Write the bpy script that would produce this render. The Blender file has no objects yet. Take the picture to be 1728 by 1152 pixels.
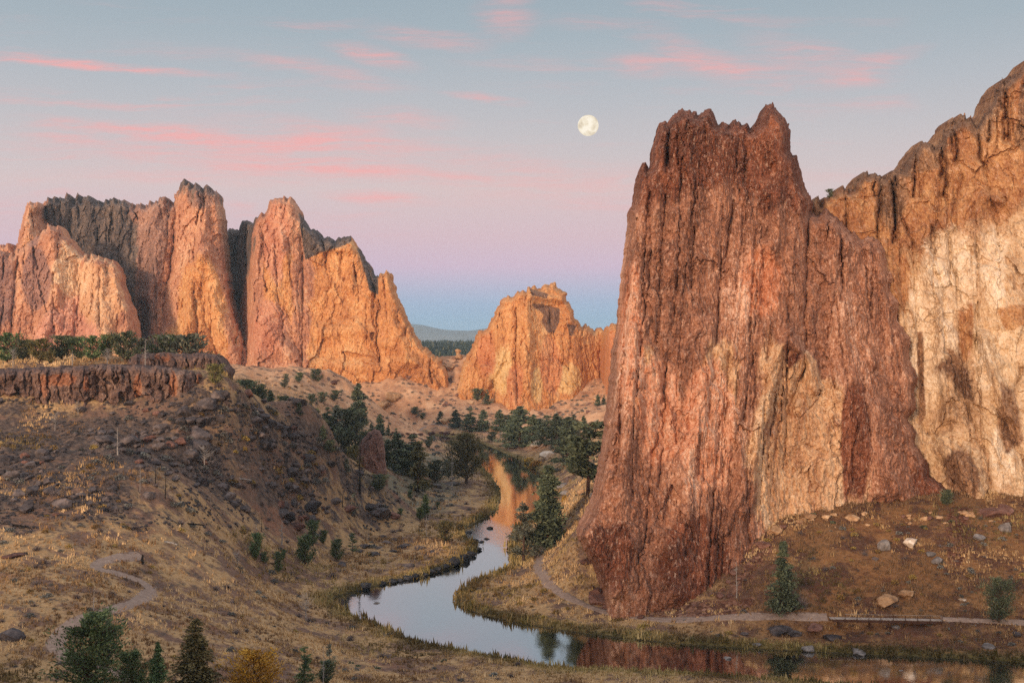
import bpy, math, random
import numpy as np
from math import radians as R

sc = bpy.context.scene
col = sc.collection
H, F = 60.0, 2086.0          # eye height above the river, focal length in photo pixels (1728 wide)

# ------------------------------------------------------------------ camera
cam_d = bpy.data.cameras.new("camera")
cam = bpy.data.objects.new("camera", cam_d)
col.objects.link(cam)
cam.location = (0, 0, H)
cam.rotation_euler = (R(90), 0, 0)
cam_d.sensor_width = 36.0
cam_d.lens = F / 1728 * 36.0
cam_d.clip_start, cam_d.clip_end = 1.0, 60000.0
sc.camera = cam

# ------------------------------------------------------------------ exposure and render
sc.view_settings.view_transform = 'Standard'
sc.view_settings.look = 'None'
sc.view_settings.gamma = 1.0
sc.view_settings.exposure = 0.0
sc.render.engine = 'CYCLES'
cy = sc.cycles
cy.max_bounces = 5
cy.diffuse_bounces = 3
cy.glossy_bounces = 3
cy.transmission_bounces = 2
cy.volume_bounces = 0
cy.use_denoising = False
cy.denoiser = 'OPENIMAGEDENOISE'
cy.denoising_input_passes = 'RGB_ALBEDO_NORMAL'
cy.denoising_prefilter = 'NONE'
cy.use_adaptive_sampling = False
cy.caustics_reflective = False
cy.caustics_refractive = False

SUN_AZ, SUN_EL = 208.0, 10.0   # degrees: azimuth from +Y clockwise (behind the camera, to its left), elevation


def lin(r, g, b):
    def f(c):
        c /= 255.0
        return c / 12.92 if c <= 0.04045 else ((c + 0.055) / 1.055) ** 2.4
    return (f(r), f(g), f(b), 1.0)


class NT:
    """small helper for node trees"""
    def __init__(self, tree):
        self.t = tree
        self.n = tree.nodes
        self.l = tree.links

    def new(self, typ, **kw):
        nd = self.n.new(typ)
        for k, v in kw.items():
            setattr(nd, k, v)
        return nd

    def put(self, sock, v):
        if isinstance(v, bpy.types.NodeSocket):
            self.l.new(v, sock)
        else:
            sock.default_value = v

    def math(self, op, a, b=0.0, c=0.0, clamp=False):
        nd = self.new('ShaderNodeMath', operation=op, use_clamp=clamp)
        for i, v in enumerate((a, b, c)):
            self.put(nd.inputs[i], v)
        return nd.outputs[0]

    def vmath(self, op, a, b=(0, 0, 0)):
        nd = self.new('ShaderNodeVectorMath', operation=op)
        self.put(nd.inputs[0], a)
        if op == 'SCALE':
            self.put(nd.inputs['Scale'], b)
        else:
            self.put(nd.inputs[1], b)
        return nd.outputs['Value'] if op in ('LENGTH', 'DOT_PRODUCT') else nd.outputs['Vector']

    def ss(self, v, lo, hi, a=0.0, b=1.0, kind='SMOOTHSTEP'):
        nd = self.new('ShaderNodeMapRange', interpolation_type=kind)
        self.put(nd.inputs['Value'], v)
        nd.inputs['From Min'].default_value = lo
        nd.inputs['From Max'].default_value = hi
        nd.inputs['To Min'].default_value = a
        nd.inputs['To Max'].default_value = b
        return nd.outputs['Result']

    def noise(self, vec, scale, detail=5.0, rough=0.6, dist=0.0, out='Fac'):
        nd = self.new('ShaderNodeTexNoise')
        self.put(nd.inputs['Vector'], vec)
        nd.inputs['Scale'].default_value = scale
        nd.inputs['Detail'].default_value = detail
        nd.inputs['Roughness'].default_value = rough
        nd.inputs['Distortion'].default_value = dist
        return nd.outputs[out]

    def vor(self, vec, scale, feature='F1', out='Distance', rnd=1.0):
        nd = self.new('ShaderNodeTexVoronoi', feature=feature)
        self.put(nd.inputs['Vector'], vec)
        nd.inputs['Scale'].default_value = scale
        nd.inputs['Randomness'].default_value = rnd
        return nd.outputs[out]

    def mapping(self, vec, loc=(0, 0, 0), rot=(0, 0, 0), scale=(1, 1, 1), typ='POINT'):
        nd = self.new('ShaderNodeMapping', vector_type=typ)
        self.put(nd.inputs['Vector'], vec)
        nd.inputs['Location'].default_value = loc
        nd.inputs['Rotation'].default_value = rot
        nd.inputs['Scale'].default_value = scale
        return nd.outputs[0]

    def ramp(self, fac, stops, interp='LINEAR'):
        nd = self.new('ShaderNodeValToRGB')
        cr = nd.color_ramp
        cr.interpolation = interp
        while len(cr.elements) < len(stops):
            cr.elements.new(0.5)
        for e, (p, c) in zip(cr.elements, stops):
            e.position = p
            e.color = tuple(c) + (1,) if len(c) == 3 else tuple(c)
        self.put(nd.inputs[0], fac)
        return nd.outputs[0]

    def mix(self, fac, a, b, blend='MIX'):
        nd = self.new('ShaderNodeMix', data_type='RGBA', blend_type=blend)
        self.put(nd.inputs['Factor'], fac)
        for s, v in ((nd.inputs[6], a), (nd.inputs[7], b)):
            if not isinstance(v, bpy.types.NodeSocket) and len(v) == 3:
                v = tuple(v) + (1,)
            self.put(s, v)
        return nd.outputs[2]

    def attr(self, name):
        nd = self.new('ShaderNodeAttribute', attribute_name=name)
        return nd.outputs['Fac']

    def bump(self, height, strength=0.5, dist=0.3):
        nd = self.new('ShaderNodeBump')
        nd.inputs['Strength'].default_value = strength
        nd.inputs['Distance'].default_value = dist
        self.put(nd.inputs['Height'], height)
        return nd.outputs[0]


# ------------------------------------------------------------------ sky (world)
def build_world():
    w = bpy.data.worlds.new("World")
    sc.world = w
    w.use_nodes = True
    w.node_tree.nodes.clear()
    T = NT(w.node_tree)
    d = T.new('ShaderNodeTexCoord').outputs['Generated']
    s = T.new('ShaderNodeSeparateXYZ')
    T.put(s.inputs[0], d)
    x, y, z = s.outputs
    hor = T.math('SQRT', T.math('ADD', T.math('MULTIPLY', x, x), T.math('MULTIPLY', y, y)))
    v = T.math('DIVIDE', z, T.math('MAXIMUM', hor, 0.02))          # tangent of the elevation
    pos = T.ss(v, -0.02, 0.62, 0, 1, 'LINEAR')

    def p(py):
        return ((576 - py) / F + 0.02) / 0.64
    front = T.ramp(pos, [
        (0.0, lin(140, 172, 196)), (p(575), lin(150, 182, 205)), (p(540), lin(152, 182, 208)), (p(512), lin(164, 182, 208)),
        (p(478), lin(190, 184, 206)), (p(450), lin(208, 184, 203)), (p(400), lin(214, 186, 194)), (p(320), lin(212, 194, 194)),
        (p(240), lin(196, 191, 194)), (p(150), lin(178, 184, 191)), (p(60), lin(163, 176, 185)), (p(-40), lin(152, 168, 179)),
        (0.72, lin(158, 178, 196)), (1.0, (0.74, 0.75, 0.82))])
    # dawn side of the sky, behind the viewer
    back = T.ramp(pos, [(0.0, (2.6, 1.35, 0.72)), (0.10, (2.8, 1.6, 0.95)), (0.3, (1.9, 1.4, 1.1)), (0.6, (1.1, 1.03, 1.02)), (1.0, (0.74, 0.75, 0.82))])
    yn = T.math('DIVIDE', y, T.math('MAXIMUM', hor, 0.02))
    side = T.ss(yn, 0.55, -0.8)
    c = T.mix(side, front, back)
    # slow colour drift in the air
    dn = T.noise(T.mapping(d, scale=(1.0, 1.0, 6.0)), 2.2, 3, 0.5)
    c = T.mix(T.ss(dn, 0.35, 0.75, 0, 0.10), c, lin(214, 190, 186))
    # pink wisps: an anti-twilight cloud sheet, laid out on the directions of the sky
    yy = T.math('MAXIMUM', y, 0.05)
    cv = T.new('ShaderNodeCombineXYZ')
    T.put(cv.inputs[0], T.math('DIVIDE', x, yy))
    T.put(cv.inputs[1], T.math('DIVIDE', z, yy))
    q = cv.outputs[0]
    wn = T.noise(T.mapping(q, scale=(9, 40, 1)), 1.0, 5, 0.62, out='Color')
    wq = T.vmath('SUBTRACT', wn, (0.5, 0.5, 0.5))
    q = T.vmath('ADD', q, T.vmath('MULTIPLY', wq, (0.05, 0.016, 0)))
    clouds = [(60, 102, 230, 7, .085, 1.0), (200, 117, 230, 6, .085, .45), (300, 228, 210, 12, .095, .95), (110, 237, 75, 7, .06, .6), (430, 266, 300, 20, .10, .42),
              (620, 288, 230, 13, .06, .42), (340, 297, 190, 15, .05, .30), (680, 200, 100, 15, .10, .52), (570, 236, 130, 20, .10, .45),
              (630, 94, 66, 15, .18, .75), (725, 65, 90, 15, .12, .6), (500, 112, 95, 12, .12, .42), (610, 138, 80, 14, .1, .34),
              (855, 25, 48, 34, 0, .5), (820, 166, 75, 6, .1, .6), (630, 333, 85, 10, .08, .85), (1085, 112, 62, 18, .05, .55),
              (1172, 96, 90, 20, .30, .55), (1262, 118, 120, 20, .05, .48), (1360, 90, 105, 22, .2, .42), (1500, 97, 60, 13, -.2, .46),
              (1440, 132, 75, 18, -.1, .32), (1030, 43, 100, 12, .03, .22), (950, 300, 220, 22, .03, .32), (1030, 345, 120, 8, .0, .25),
              (330, 90, 120, 14, .1, .16), (1380, 182, 90, 14, 0, .16), (1500, 180, 60, 10, 0, .14), (150, 300, 150, 14, .02, .18),
              (450, 250, 420, 30, .07, .24), (520, 215, 260, 16, .09, .22), (900, 330, 260, 26, .02, .2), (160, 262, 200, 10, .08, .3), (700, 250, 200, 14, .05, .22), (820, 270, 90, 10, .05, .2)]
    tot = None
    for (cx, cyy, hl, ht, slope, st) in clouds:
        m = T.mapping(q, ((cx - 864) / F, (576 - cyy) / F, 0), (0, 0, -math.atan(slope)), (1.55 * hl / F, 1.75 * ht / F, 1), 'TEXTURE')
        g = T.ss(T.vmath('LENGTH', m), 1.0, 0.0, 0, st)
        tot = g if tot is None else T.math('ADD', tot, g)
    fib = T.noise(T.mapping(q, rot=(0, 0, 0.09), scale=(17, 210, 1)), 1.0, 8, 0.72, 0.4)
    tot = T.math('MULTIPLY', tot, T.ss(fib, 0.30, 0.70, 0.10, 1.25))
    veil = T.math('MULTIPLY', T.ss(T.noise(T.mapping(q, rot=(0, 0, 0.08), scale=(5, 60, 1)), 1.0, 7, 0.66, 0.5), 0.50, 0.74, 0, .55), T.ss(T.noise(q, 4.0, 2, 0.5), 0.42, 0.62))
    tot = T.math('ADD', tot, T.math('MULTIPLY', veil, T.ss(v, 0.06, 0.12)))
    tot = T.math('MULTIPLY', tot, T.ss(y, 0.06, 0.25))
    tot = T.math('MINIMUM', tot, 0.95)
    c = T.mix(T.math('MULTIPLY', tot, 0.74), c, lin(249, 168, 164))
    bg = T.new('ShaderNodeBackground')
    T.put(bg.inputs[0], c)
    bg.inputs[1].default_value = 1.05
    out = T.new('ShaderNodeOutputWorld')
    T.l.new(bg.outputs[0], out.inputs[0])
    w.cycles.sampling_method = 'MANUAL'
    w.cycles.sample_map_resolution = 512


build_world()

sun_d = bpy.data.lights.new("sun", 'SUN')
sun_d.energy = 3.5
sun_d.angle = R(6)
sun_d.color = (1.0, 0.69, 0.46)
sun = bpy.data.objects.new("sun", sun_d)
col.objects.link(sun)
sun.rotation_euler = (R(90 - SUN_EL), 0, R(180 - SUN_AZ))
sun.location = (0, -50, 200)


# ------------------------------------------------------------------ numbers: noise, distances
def _hash(ix, iy, iz, s):
    with np.errstate(over='ignore'):
        n = ix.astype(np.uint32) * np.uint32(374761393) + iy.astype(np.uint32) * np.uint32(668265263) \
            + iz.astype(np.uint32) * np.uint32(2246822519) + np.uint32((s * 3266489917) & 0xffffffff)
        n = (n ^ (n >> np.uint32(13))) * np.uint32(1274126177)
        n = (n ^ (n >> np.uint32(15))) * np.uint32(2654435761)
        n = n ^ (n >> np.uint32(16))
    return n.astype(np.float32) * np.float32(1 / 4294967296.0)


def vnoise(x, y, z, s=0):
    """value noise in -1..1"""
    fx, fy, fz = np.floor(x), np.floor(y), np.floor(z)
    ix, iy, iz = fx.astype(np.int64), fy.astype(np.int64), fz.astype(np.int64)
    u, v, w = x - fx, y - fy, z - fz
    u = u * u * u * (u * (u * 6 - 15) + 10)
    v = v * v * v * (v * (v * 6 - 15) + 10)
    w = w * w * w * (w * (w * 6 - 15) + 10)
    r = 0
    for dx in (0, 1):
        for dy in (0, 1):
            for dz in (0, 1):
                wt = (u if dx else 1 - u) * (v if dy else 1 - v) * (w if dz else 1 - w)
                r = r + wt * _hash(ix + dx, iy + dy, iz + dz, s)
    return r * 2 - 1


def fbm(x, y, z, octs=4, s=0, gain=0.5, lac=2.03):
    a, t, n = 1.0, 0, 0
    for o in range(octs):
        t = t + a * vnoise(x + 17.3 * o, y + 5.1 * o, z - 9.7 * o, s + o * 13)
        n += a
        a *= gain
        x, y, z = (x * 0.86 - y * 0.5) * lac, (x * 0.5 + y * 0.86) * lac, z * lac
    return t / n


def ridged(x, y, z, octs=4, s=0, gain=0.55):
    a, t, n = 1.0, 0, 0
    for o in range(octs):
        v = 1 - np.abs(vnoise(x + 11.3 * o, y, z + 3.1 * o, s + o * 7))
        t = t + a * v * v
        n += a
        a *= gain
        x, y, z = x * 2.1, y * 2.1, z * 2.0
    return t / n


def cells(x, y, z, s=0):
    """worley: F1, F2, id of the nearest cell"""
    fx, fy, fz = np.floor(x).astype(np.int64), np.floor(y).astype(np.int64), np.floor(z).astype(np.int64)
    f1 = np.full(x.shape, 9.0, np.float32)
    f2 = np.full(x.shape, 9.0, np.float32)
    cid = np.zeros(x.shape, np.float32)
    for dx in (-1, 0, 1):
        for dy in (-1, 0, 1):
            for dz in (-1, 0, 1):
                a, b, c = fx + dx, fy + dy, fz + dz
                px = a + _hash(a, b, c, s)
                py = b + _hash(a, b, c, s + 1)
                pz = c + _hash(a, b, c, s + 2)
                d = np.sqrt((px - x) ** 2 + (py - y) ** 2 + (pz - z) ** 2).astype(np.float32)
                m = d < f1
                f2 = np.where(m, f1, np.minimum(f2, d))
                cid = np.where(m, _hash(a, b, c, s + 5), cid)
                f1 = np.where(m, d, f1)
    return f1, f2, cid


def seg_dist(px, py, poly, closed=True, with_near=False):
    """distance of points to a polyline / polygon outline"""
    poly = np.asarray(poly, np.float64)
    a = poly if closed else poly[:-1]
    b = np.roll(poly, -1, 0) if closed else poly[1:]
    best = np.full(px.shape, 1e18)
    nx, ny = np.zeros(px.shape), np.zeros(px.shape)
    for (ax, ay), (bx, by) in zip(a, b):
        dx, dy = bx - ax, by - ay
        L = dx * dx + dy * dy + 1e-12
        t = np.clip(((px - ax) * dx + (py - ay) * dy) / L, 0, 1)
        qx, qy = ax + t * dx, ay + t * dy
        d = (px - qx) ** 2 + (py - qy) ** 2
        if with_near:
            m = d < best
            nx = np.where(m, qx, nx)
            ny = np.where(m, qy, ny)
        best = np.minimum(best, d)
    best = np.sqrt(best)
    return (best, nx, ny) if with_near else best


def inside(px, py, poly):
    poly = np.asarray(poly, np.float64)
    r = np.zeros(px.shape, bool)
    for (ax, ay), (bx, by) in zip(poly, np.roll(poly, -1, 0)):
        if ay == by:
            continue
        m = (ay > py) != (by > py)
        r ^= m & (px < (bx - ax) * (py - ay) / (by - ay) + ax)
    return r


def sstep(v, a, b):
    t = np.clip((v - a) / (b - a), 0, 1)
    return t * t * (3 - 2 * t)


def smooth_poly(pts, n=2, closed=True):
    p = np.asarray(pts, float)
    for _ in range(n):
        q = np.roll(p, -1, 0) if closed else p[1:]
        o = p if closed else p[:-1]
        r = np.empty((len(o) * 2, 2))
        r[0::2] = o * .75 + q * .25
        r[1::2] = o * .25 + q * .75
        if not closed:
            r = np.vstack([p[:1], r, p[-1:]])
        p = r
    return p


# ------------------------------------------------------------------ object helpers
def mesh_np(name, verts, faces, mat=None, smooth=False, attrs=None):
    """faces: (n,3) or (n,4) array, or list of such arrays"""
    me = bpy.data.meshes.new(name)
    verts = np.asarray(verts, np.float32)
    fl = faces if isinstance(faces, list) else [faces]
    fl = [np.asarray(f, np.int32) for f in fl if len(f)]
    me.vertices.add(len(verts))
    me.vertices.foreach_set('co', verts.ravel())
    idx = np.concatenate([f.ravel() for f in fl])
    tot = np.concatenate([np.full(len(f), f.shape[1], np.int32) for f in fl])
    me.loops.add(len(idx))
    me.loops.foreach_set('vertex_index', idx)
    me.polygons.add(len(tot))
    st = np.zeros(len(tot), np.int32)
    st[1:] = np.cumsum(tot)[:-1]
    me.polygons.foreach_set('loop_start', st)
    try:
        me.polygons.foreach_set('loop_total', tot)
    except Exception:
        pass
    me.polygons.foreach_set('use_smooth', np.full(len(tot), smooth, bool))
    if attrs:
        for k, (dom, val) in attrs.items():
            a = me.attributes.new(k, 'FLOAT', dom)
            a.data.foreach_set('value', np.asarray(val, np.float32).ravel())
    me.update(calc_edges=True)
    me.validate()
    if mat:
        me.materials.append(mat)
    return me


def link(name, me, parent=None, loc=None):
    o = bpy.data.objects.new(name, me)
    col.objects.link(o)
    if parent:
        o.parent = parent
    if loc is not None:
        o.location = loc
    return o


def tag(o, label=None, cat=None, group=None, kind=None):
    if label:
        o['label'] = label
    if cat:
        o['category'] = cat
    if group:
        o['group'] = group
    if kind:
        o['kind'] = kind
    return o


def W(px, py, Y):
    """world point seen at photo pixel px,py at distance Y"""
    return np.stack([(px - 864) / F * Y, Y + 0 * px, H - (py - 576) / F * Y], -1)


def principled(T, color, rough=0.9, spec=0.2, normal=None):
    b = T.new('ShaderNodeBsdfPrincipled')
    T.put(b.inputs['Base Color'], color)
    T.put(b.inputs['Roughness'], rough)
    b.inputs['Specular IOR Level'].default_value = spec
    if normal is not None:
        T.put(b.inputs['Normal'], normal)
    o = T.new('ShaderNodeOutputMaterial')
    T.l.new(b.outputs[0], o.inputs[0])
    return b


def new_mat(name):
    m = bpy.data.materials.new(name)
    m.use_nodes = True
    m.node_tree.nodes.clear()
    return m, NT(m.node_tree)

# ------------------------------------------------------------------ terrain
def w0(px, py):
    """photo pixel -> point on the water plane"""
    Y = H * F / (py - 576)
    return ((px - 864) / F * Y, Y)


RIV_A = [(690, 737), (720, 741), (750, 745), (775, 752), (800, 770), (818, 792), (838, 815), (846, 833), (842, 852), (834, 866), (806, 880), (784, 891), (782, 902), (798, 914), (809, 924), (803, 936), (770, 955), (730, 968), (690, 978), (645, 986), (605, 996), (575, 1003), (556, 1011), (562, 1020), (582, 1031), (603, 1043.0), (640, 1054.5), (682, 1075), (720, 1087.7), (800, 1102.6), (880, 1116.5), (925, 1125.3), (965, 1131.0), (1005, 1128.8), (1060, 1133.2), (1150, 1137.5), (1250, 1144), (1330, 1151), (1450, 1159), (1600, 1170), (1728, 1185), (2100, 1232)]
RIV_B = [(2100, 1150), (1728, 1118), (1600, 1111), (1500, 1106), (1400, 1101), (1300, 1096), (1180, 1089), (1050, 1076), (960, 1065),
         (900, 1055), (840, 1043), (792, 1030), (768, 1017), (767, 1006), (790, 985), (830, 970), (858, 958), (866, 940), (856, 915),
         (872, 892), (900, 868), (914, 840), (916, 812), (908, 792), (880, 777), (850, 764), (820, 751), (795, 742), (760, 736), (690, 731)]
RIVER = smooth_poly([w0(*p) for p in RIV_A + RIV_B], 2)

# ground seen at pixel px,py lies at distance Y
GP = [(-150, 1152, 172), (0, 1152, 175), (0, 1050, 197), (0, 950, 227), (0, 850, 262), (0, 760, 303), (0, 700, 334), (-150, 760, 300), (-150, 690, 330),
      (200, 1152, 180), (200, 1050, 203), (200, 960, 236), (200, 850, 270), (200, 770, 305), (200, 705, 333), (300, 710, 333), (390, 705, 340),
      (100, 900, 245), (300, 900, 264), (300, 800, 292), (400, 850, 322), (400, 780, 335), (400, 950, 286), (400, 1050, 229), (400, 1152, 187),
      (300, 1000, 240), (100, 1000, 212), (500, 1050, 246), (500, 1000, 283), (450, 970, 290), (500, 950, 318), (500, 880, 352), (450, 900, 320), (500, 800, 355), (550, 950, 328),
      (600, 900, 366), (600, 850, 384), (550, 800, 374), (600, 800, 396), (680, 920, 352),
      (460, 692, 380), (530, 722, 390), (600, 772, 402), (650, 815, 411), (690, 856, 417), (430, 668, 372),
      (600, 1100, 231), (600, 1152, 206), (800, 1152, 212), (1000, 1152, 214), (1300, 1152, 213), (700, 1120, 222), (520, 1100, 222),
      (905, 962, 308), (940, 1000, 281), (1000, 1026, 265), (1130, 1045, 253), (1300, 1041, 251), (1500, 1043, 250), (1728, 1050, 247), (1900, 1055, 245),
      (1300, 960, 268), (1300, 880, 288), (1500, 860, 294), (1700, 860, 294), (1600, 950, 270), (1900, 860, 294), (1250, 1000, 259), (1450, 1000, 260),
      (960, 922, 300), (978, 895, 306), (1000, 960, 290), (990, 850, 335), (1000, 800, 400), (950, 830, 436), (975, 790, 455), (950, 770, 520),
      (900, 740, 615), (1000, 740, 545), (1030, 680, 700), (1100, 860, 300), (1100, 1000, 275), (1200, 1000, 268), (1250, 900, 285),
      (880, 765, 640), (830, 735, 765), (800, 662, 885), (900, 684, 862), (850, 720, 800), (960, 690, 850), (1010, 650, 885), (1100, 640, 890), (700, 722, 842),
      (450, 642, 900), (600, 637, 900), (720, 612, 925), (770, 602, 930), (745, 640, 900), (600, 682, 855), (650, 712, 825), (500, 685, 800),
      (680, 660, 870), (760, 690, 840), (620, 745, 745), (700, 800, 536), (740, 830, 486), (700, 760, 660), (650, 860, 428), (560, 730, 480),
      (820, 870, 420)]
G_XYZ = [tuple(W(float(a), float(b), float(c))) for a, b, c in GP]
G_XYZ += [(-150, 400, 53.4), (-60, 385, 51.6), (-110, 385, 52), (-100, 362, 51.2), (-80, 352, 50.3), (-140, 352, 50.5), (-110, 349, 50.0), (-170, 365, 51.5), (-250, 380, 56), (-250, 600, 55), (-150, 520, 50), (-100, 700, 45), (-300, 860, 48), (-420, 900, 48),
          (-120, 1050, 30), (0, 1050, 35), (150, 1050, 35), (-300, 1100, 30), (0, 1300, 16), (300, 1300, 16), (-400, 1300, 16), (0, 1700, 16), (700, 1700, 20), (-700, 1700, 20),
          (0, 2500, 30), (0, 5000, 50), (-2000, 4000, 40), (2000, 4000, 40), (0, 9000, 62), (-4000, 9000, 62), (4000, 9000, 62), (0, 7000, 55), (3000, 1500, 40), (-3000, 1500, 40),
          (150, 420, 25), (300, 420, 40), (260, 330, 30), (400, 600, 45), (600, 400, 50), (250, 700, 35),
          (0, 130, 22), (-90, 130, 28), (90, 130, 12), (0, 90, 36), (-120, 90, 40), (120, 90, 28), (0, 50, 54), (-150, 50, 56), (200, 50, 52), (0, 0, 58), (0, -60, 61),
          (-300, -60, 66), (300, -60, 60), (0, -300, 96), (-480, -300, 104), (480, -300, 92), (0, -420, 108), (-480, -420, 112), (480, -420, 100), (0, -700, 112), (480, -700, 104), (-480, -700, 114), (0, -180, 72), (400, -180, 78), (-400, -180, 74), (-400, 200, 40), (-300, 280, 48), (300, 180, 10), (400, 250, 20)]  # unseen ridge added behind the camera, its height set to shade the foreground
G_XYZ = np.array(G_XYZ, float)
_RC = 12.0


def _phi(d2):
    return np.sqrt(d2 + _RC * _RC)


_d2 = ((G_XYZ[:, None, :2] - G_XYZ[None, :, :2]) ** 2).sum(-1)
_n = len(G_XYZ)
_M = np.zeros((_n + 1, _n + 1))
_M[:_n, :_n] = _phi(_d2) - np.eye(_n) * 1.5
_M[:_n, _n] = 1
_M[_n, :_n] = 1
_wt = np.linalg.solve(_M, np.append(G_XYZ[:, 2], 0))


def base_height(x, y):
    r = np.full(x.shape, _wt[-1])
    for k in range(_n):
        r = r + _wt[k] * _phi((x - G_XYZ[k, 0]) ** 2 + (y - G_XYZ[k, 1]) ** 2)
    return r


def ccat(*p):
    return np.concatenate(p)


T_COLS = ccat(np.array([-3.2, -2.2, -1.6, -1.2, -0.95, -0.8, -0.7, -0.62, -0.56, -0.52]), np.linspace(-0.49, 0.49, 860), np.array([0.52, 0.56, 0.62, 0.7, 0.8, 0.95, 1.2, 1.6, 2.2, 3.2]))
Y_ROWS = ccat(np.array([-760, -620, -500, -420, -360, -300, -260, -220, -180, -150, -100, -60, -30, 0, 20, 40, 60, 80, 95, 110, 120, 128, 136, 142, 147]),
              np.exp(np.linspace(np.log(150), np.log(1000), 980)), np.exp(np.linspace(np.log(1005), np.log(12200), 96)))
TT, YY = np.meshgrid(T_COLS, Y_ROWS)
XX = TT * np.maximum(YY, 150)
PXX = 864 + F * TT
PYY_CACHE = None


def river_sd(x, y):
    d = np.full(x.shape, 400.0)
    m = (y > 140) & (y < 1000) & (np.abs(x) < 420)
    dd = seg_dist(x[m], y[m], RIVER)
    ins = inside(x[m], y[m], RIVER)
    d[m] = np.where(ins, -dd, dd)
    return d


RD = river_sd(XX, YY)
Z0 = np.maximum(base_height(XX, YY), 1.0)
_cap = 58.6 - 0.287 * np.clip(YY, 0, 165) + np.maximum(0, -YY) * 0.2
Z0 = np.where(YY < 165, np.minimum(Z0, _cap), Z0)
_land = 0.7 * (1 - np.exp(-np.maximum(RD, 0) / 1.0)) + 0.025 * np.maximum(RD, 0)
_w = sstep(RD, 1.0, 26.0)
ZB = _land * (1 - _w) + Z0 * _w
ZB = np.where(RD < 0, np.maximum(-1.6, RD * 0.5), ZB)


class Ground:
    """height lookups on the terrain grid"""
    def __init__(self, Z):
        self.Z = Z
        self.PY = 576 + (H - Z) / np.maximum(YY, 1.0) * F

    def at(self, x, y):
        x, y = np.atleast_1d(np.asarray(x, float)), np.atleast_1d(np.asarray(y, float))
        t = x / np.maximum(y, 150)
        ci = np.clip(np.searchsorted(T_COLS, t) - 1, 0, len(T_COLS) - 2)
        ri = np.clip(np.searchsorted(Y_ROWS, y) - 1, 0, len(Y_ROWS) - 2)
        u = np.clip((t - T_COLS[ci]) / (T_COLS[ci + 1] - T_COLS[ci]), 0, 1)
        v = np.clip((y - Y_ROWS[ri]) / (Y_ROWS[ri + 1] - Y_ROWS[ri]), 0, 1)
        Z = self.Z
        return (Z[ri, ci] * (1 - u) + Z[ri, ci + 1] * u) * (1 - v) + (Z[ri + 1, ci] * (1 - u) + Z[ri + 1, ci + 1] * u) * v

    def see(self, px, py, ymin=160.0):
        """first ground point seen at photo pixel, from distance ymin on"""
        t = (px - 864) / F
        c = int(np.clip(np.searchsorted(T_COLS, t), 0, len(T_COLS) - 1))
        k0 = int(np.searchsorted(Y_ROWS, ymin))
        colp = self.PY[k0:, c]
        hit = np.nonzero(colp <= py)[0]
        k = k0 + (hit[0] if len(hit) else len(colp) - 1)
        if k > k0 and len(hit):
            a, b = self.PY[k - 1, c], self.PY[k, c]
            u = np.clip((a - py) / (a - b + 1e-9), 0, 1)
            Y = Y_ROWS[k - 1] + u * (Y_ROWS[k] - Y_ROWS[k - 1])
        else:
            Y = Y_ROWS[k]
        x = t * Y
        return float(x), float(Y), float(self.at(x, Y)[0])


G0 = Ground(ZB)
TRAILS = {
    'left': ([(218, 1150), (208, 1136), (175, 1126), (130, 1116), (102, 1104), (92, 1082), (110, 1058), (150, 1040), (190, 1030), (225, 1018), (248, 1006), (256, 995), (244, 983), (215, 972), (180, 964), (158, 958),
              (166, 950), (195, 942), (240, 936)], 2.6, 160),
    'right': ([(926, 912), (912, 935), (906, 958), (920, 980), (945, 1000), (985, 1020), (1030, 1035), (1080, 1042), (1130, 1046), (1200, 1043), (1300, 1040), (1400, 1041)], 2.2, 244),
    'east': ([(1588, 1044), (1640, 1046), (1728, 1050), (1850, 1056)], 1.7, 240),
    'far': ([(610, 722), (660, 717), (710, 718), (760, 722), (810, 726), (860, 730)], 2.2, 700),
}
TR_W = {}
for k, (pts, wd, ym) in TRAILS.items():
    q = np.array([G0.see(a, b, ym)[:2] for a, b in pts])
    TR_W[k] = (smooth_poly(q, 2, closed=False), wd)
PD = np.full(XX.shape, 99.0)
for k, (q, wd) in TR_W.items():
    m = (XX > q[:, 0].min() - 15) & (XX < q[:, 0].max() + 15) & (YY > q[:, 1].min() - 15) & (YY < q[:, 1].max() + 15)
    PD[m] = np.minimum(PD[m], seg_dist(XX[m], YY[m], q, closed=False) - wd / 2)

# zones of the ground (measured in world metres)
PYB = G0.PY
near = (YY > 140) & (YY < 1100)
TAL_POLY = [W(float(a), float(b), float(c))[:2] for a, b, c in
            [(-150, 690, 335), (390, 690, 345), (470, 690, 385), (560, 745, 395), (640, 800, 412), (690, 860, 418), (660, 880, 385), (560, 850, 362), (470, 825, 330),
             (360, 840, 305), (230, 850, 270), (100, 880, 255), (-150, 900, 245)]]
TAL = np.zeros(XX.shape)
m = near & (YY < 460) & (XX < 0)
sd = seg_dist(XX[m], YY[m], TAL_POLY) * np.where(inside(XX[m], YY[m], TAL_POLY), 1, -1)
TAL[m] = np.clip(0.5 + sd / 40, 0, 1)
flat = sstep(RD, 0.5, 10) * sstep(PD, 0.3, 4)
mm = (YY > 100) & (YY < 1100) & (np.abs(TT) < 0.6)
N = np.zeros(XX.shape)
N[mm] = (fbm(XX[mm] / 28, YY[mm] / 28, 0 * XX[mm], 3, 3) * 1.5 + fbm(XX[mm] / 5, YY[mm] / 5, 0 * XX[mm] + 4, 3, 9) * 0.45)
f1, f2, cid = cells(XX[mm] / 3.1, YY[mm] / 3.1, 0 * XX[mm], 21)
rub = np.clip(1 - f1 * 1.25, 0, 1) ** 0.8 * (0.25 + cid)
N[mm] += TAL[mm] * (rub * 1.1 + fbm(XX[mm] / 9, YY[mm] / 9, 0 * XX[mm] + 8, 3, 31) * 1.6)
farw = sstep(YY, 560, 700)
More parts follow.
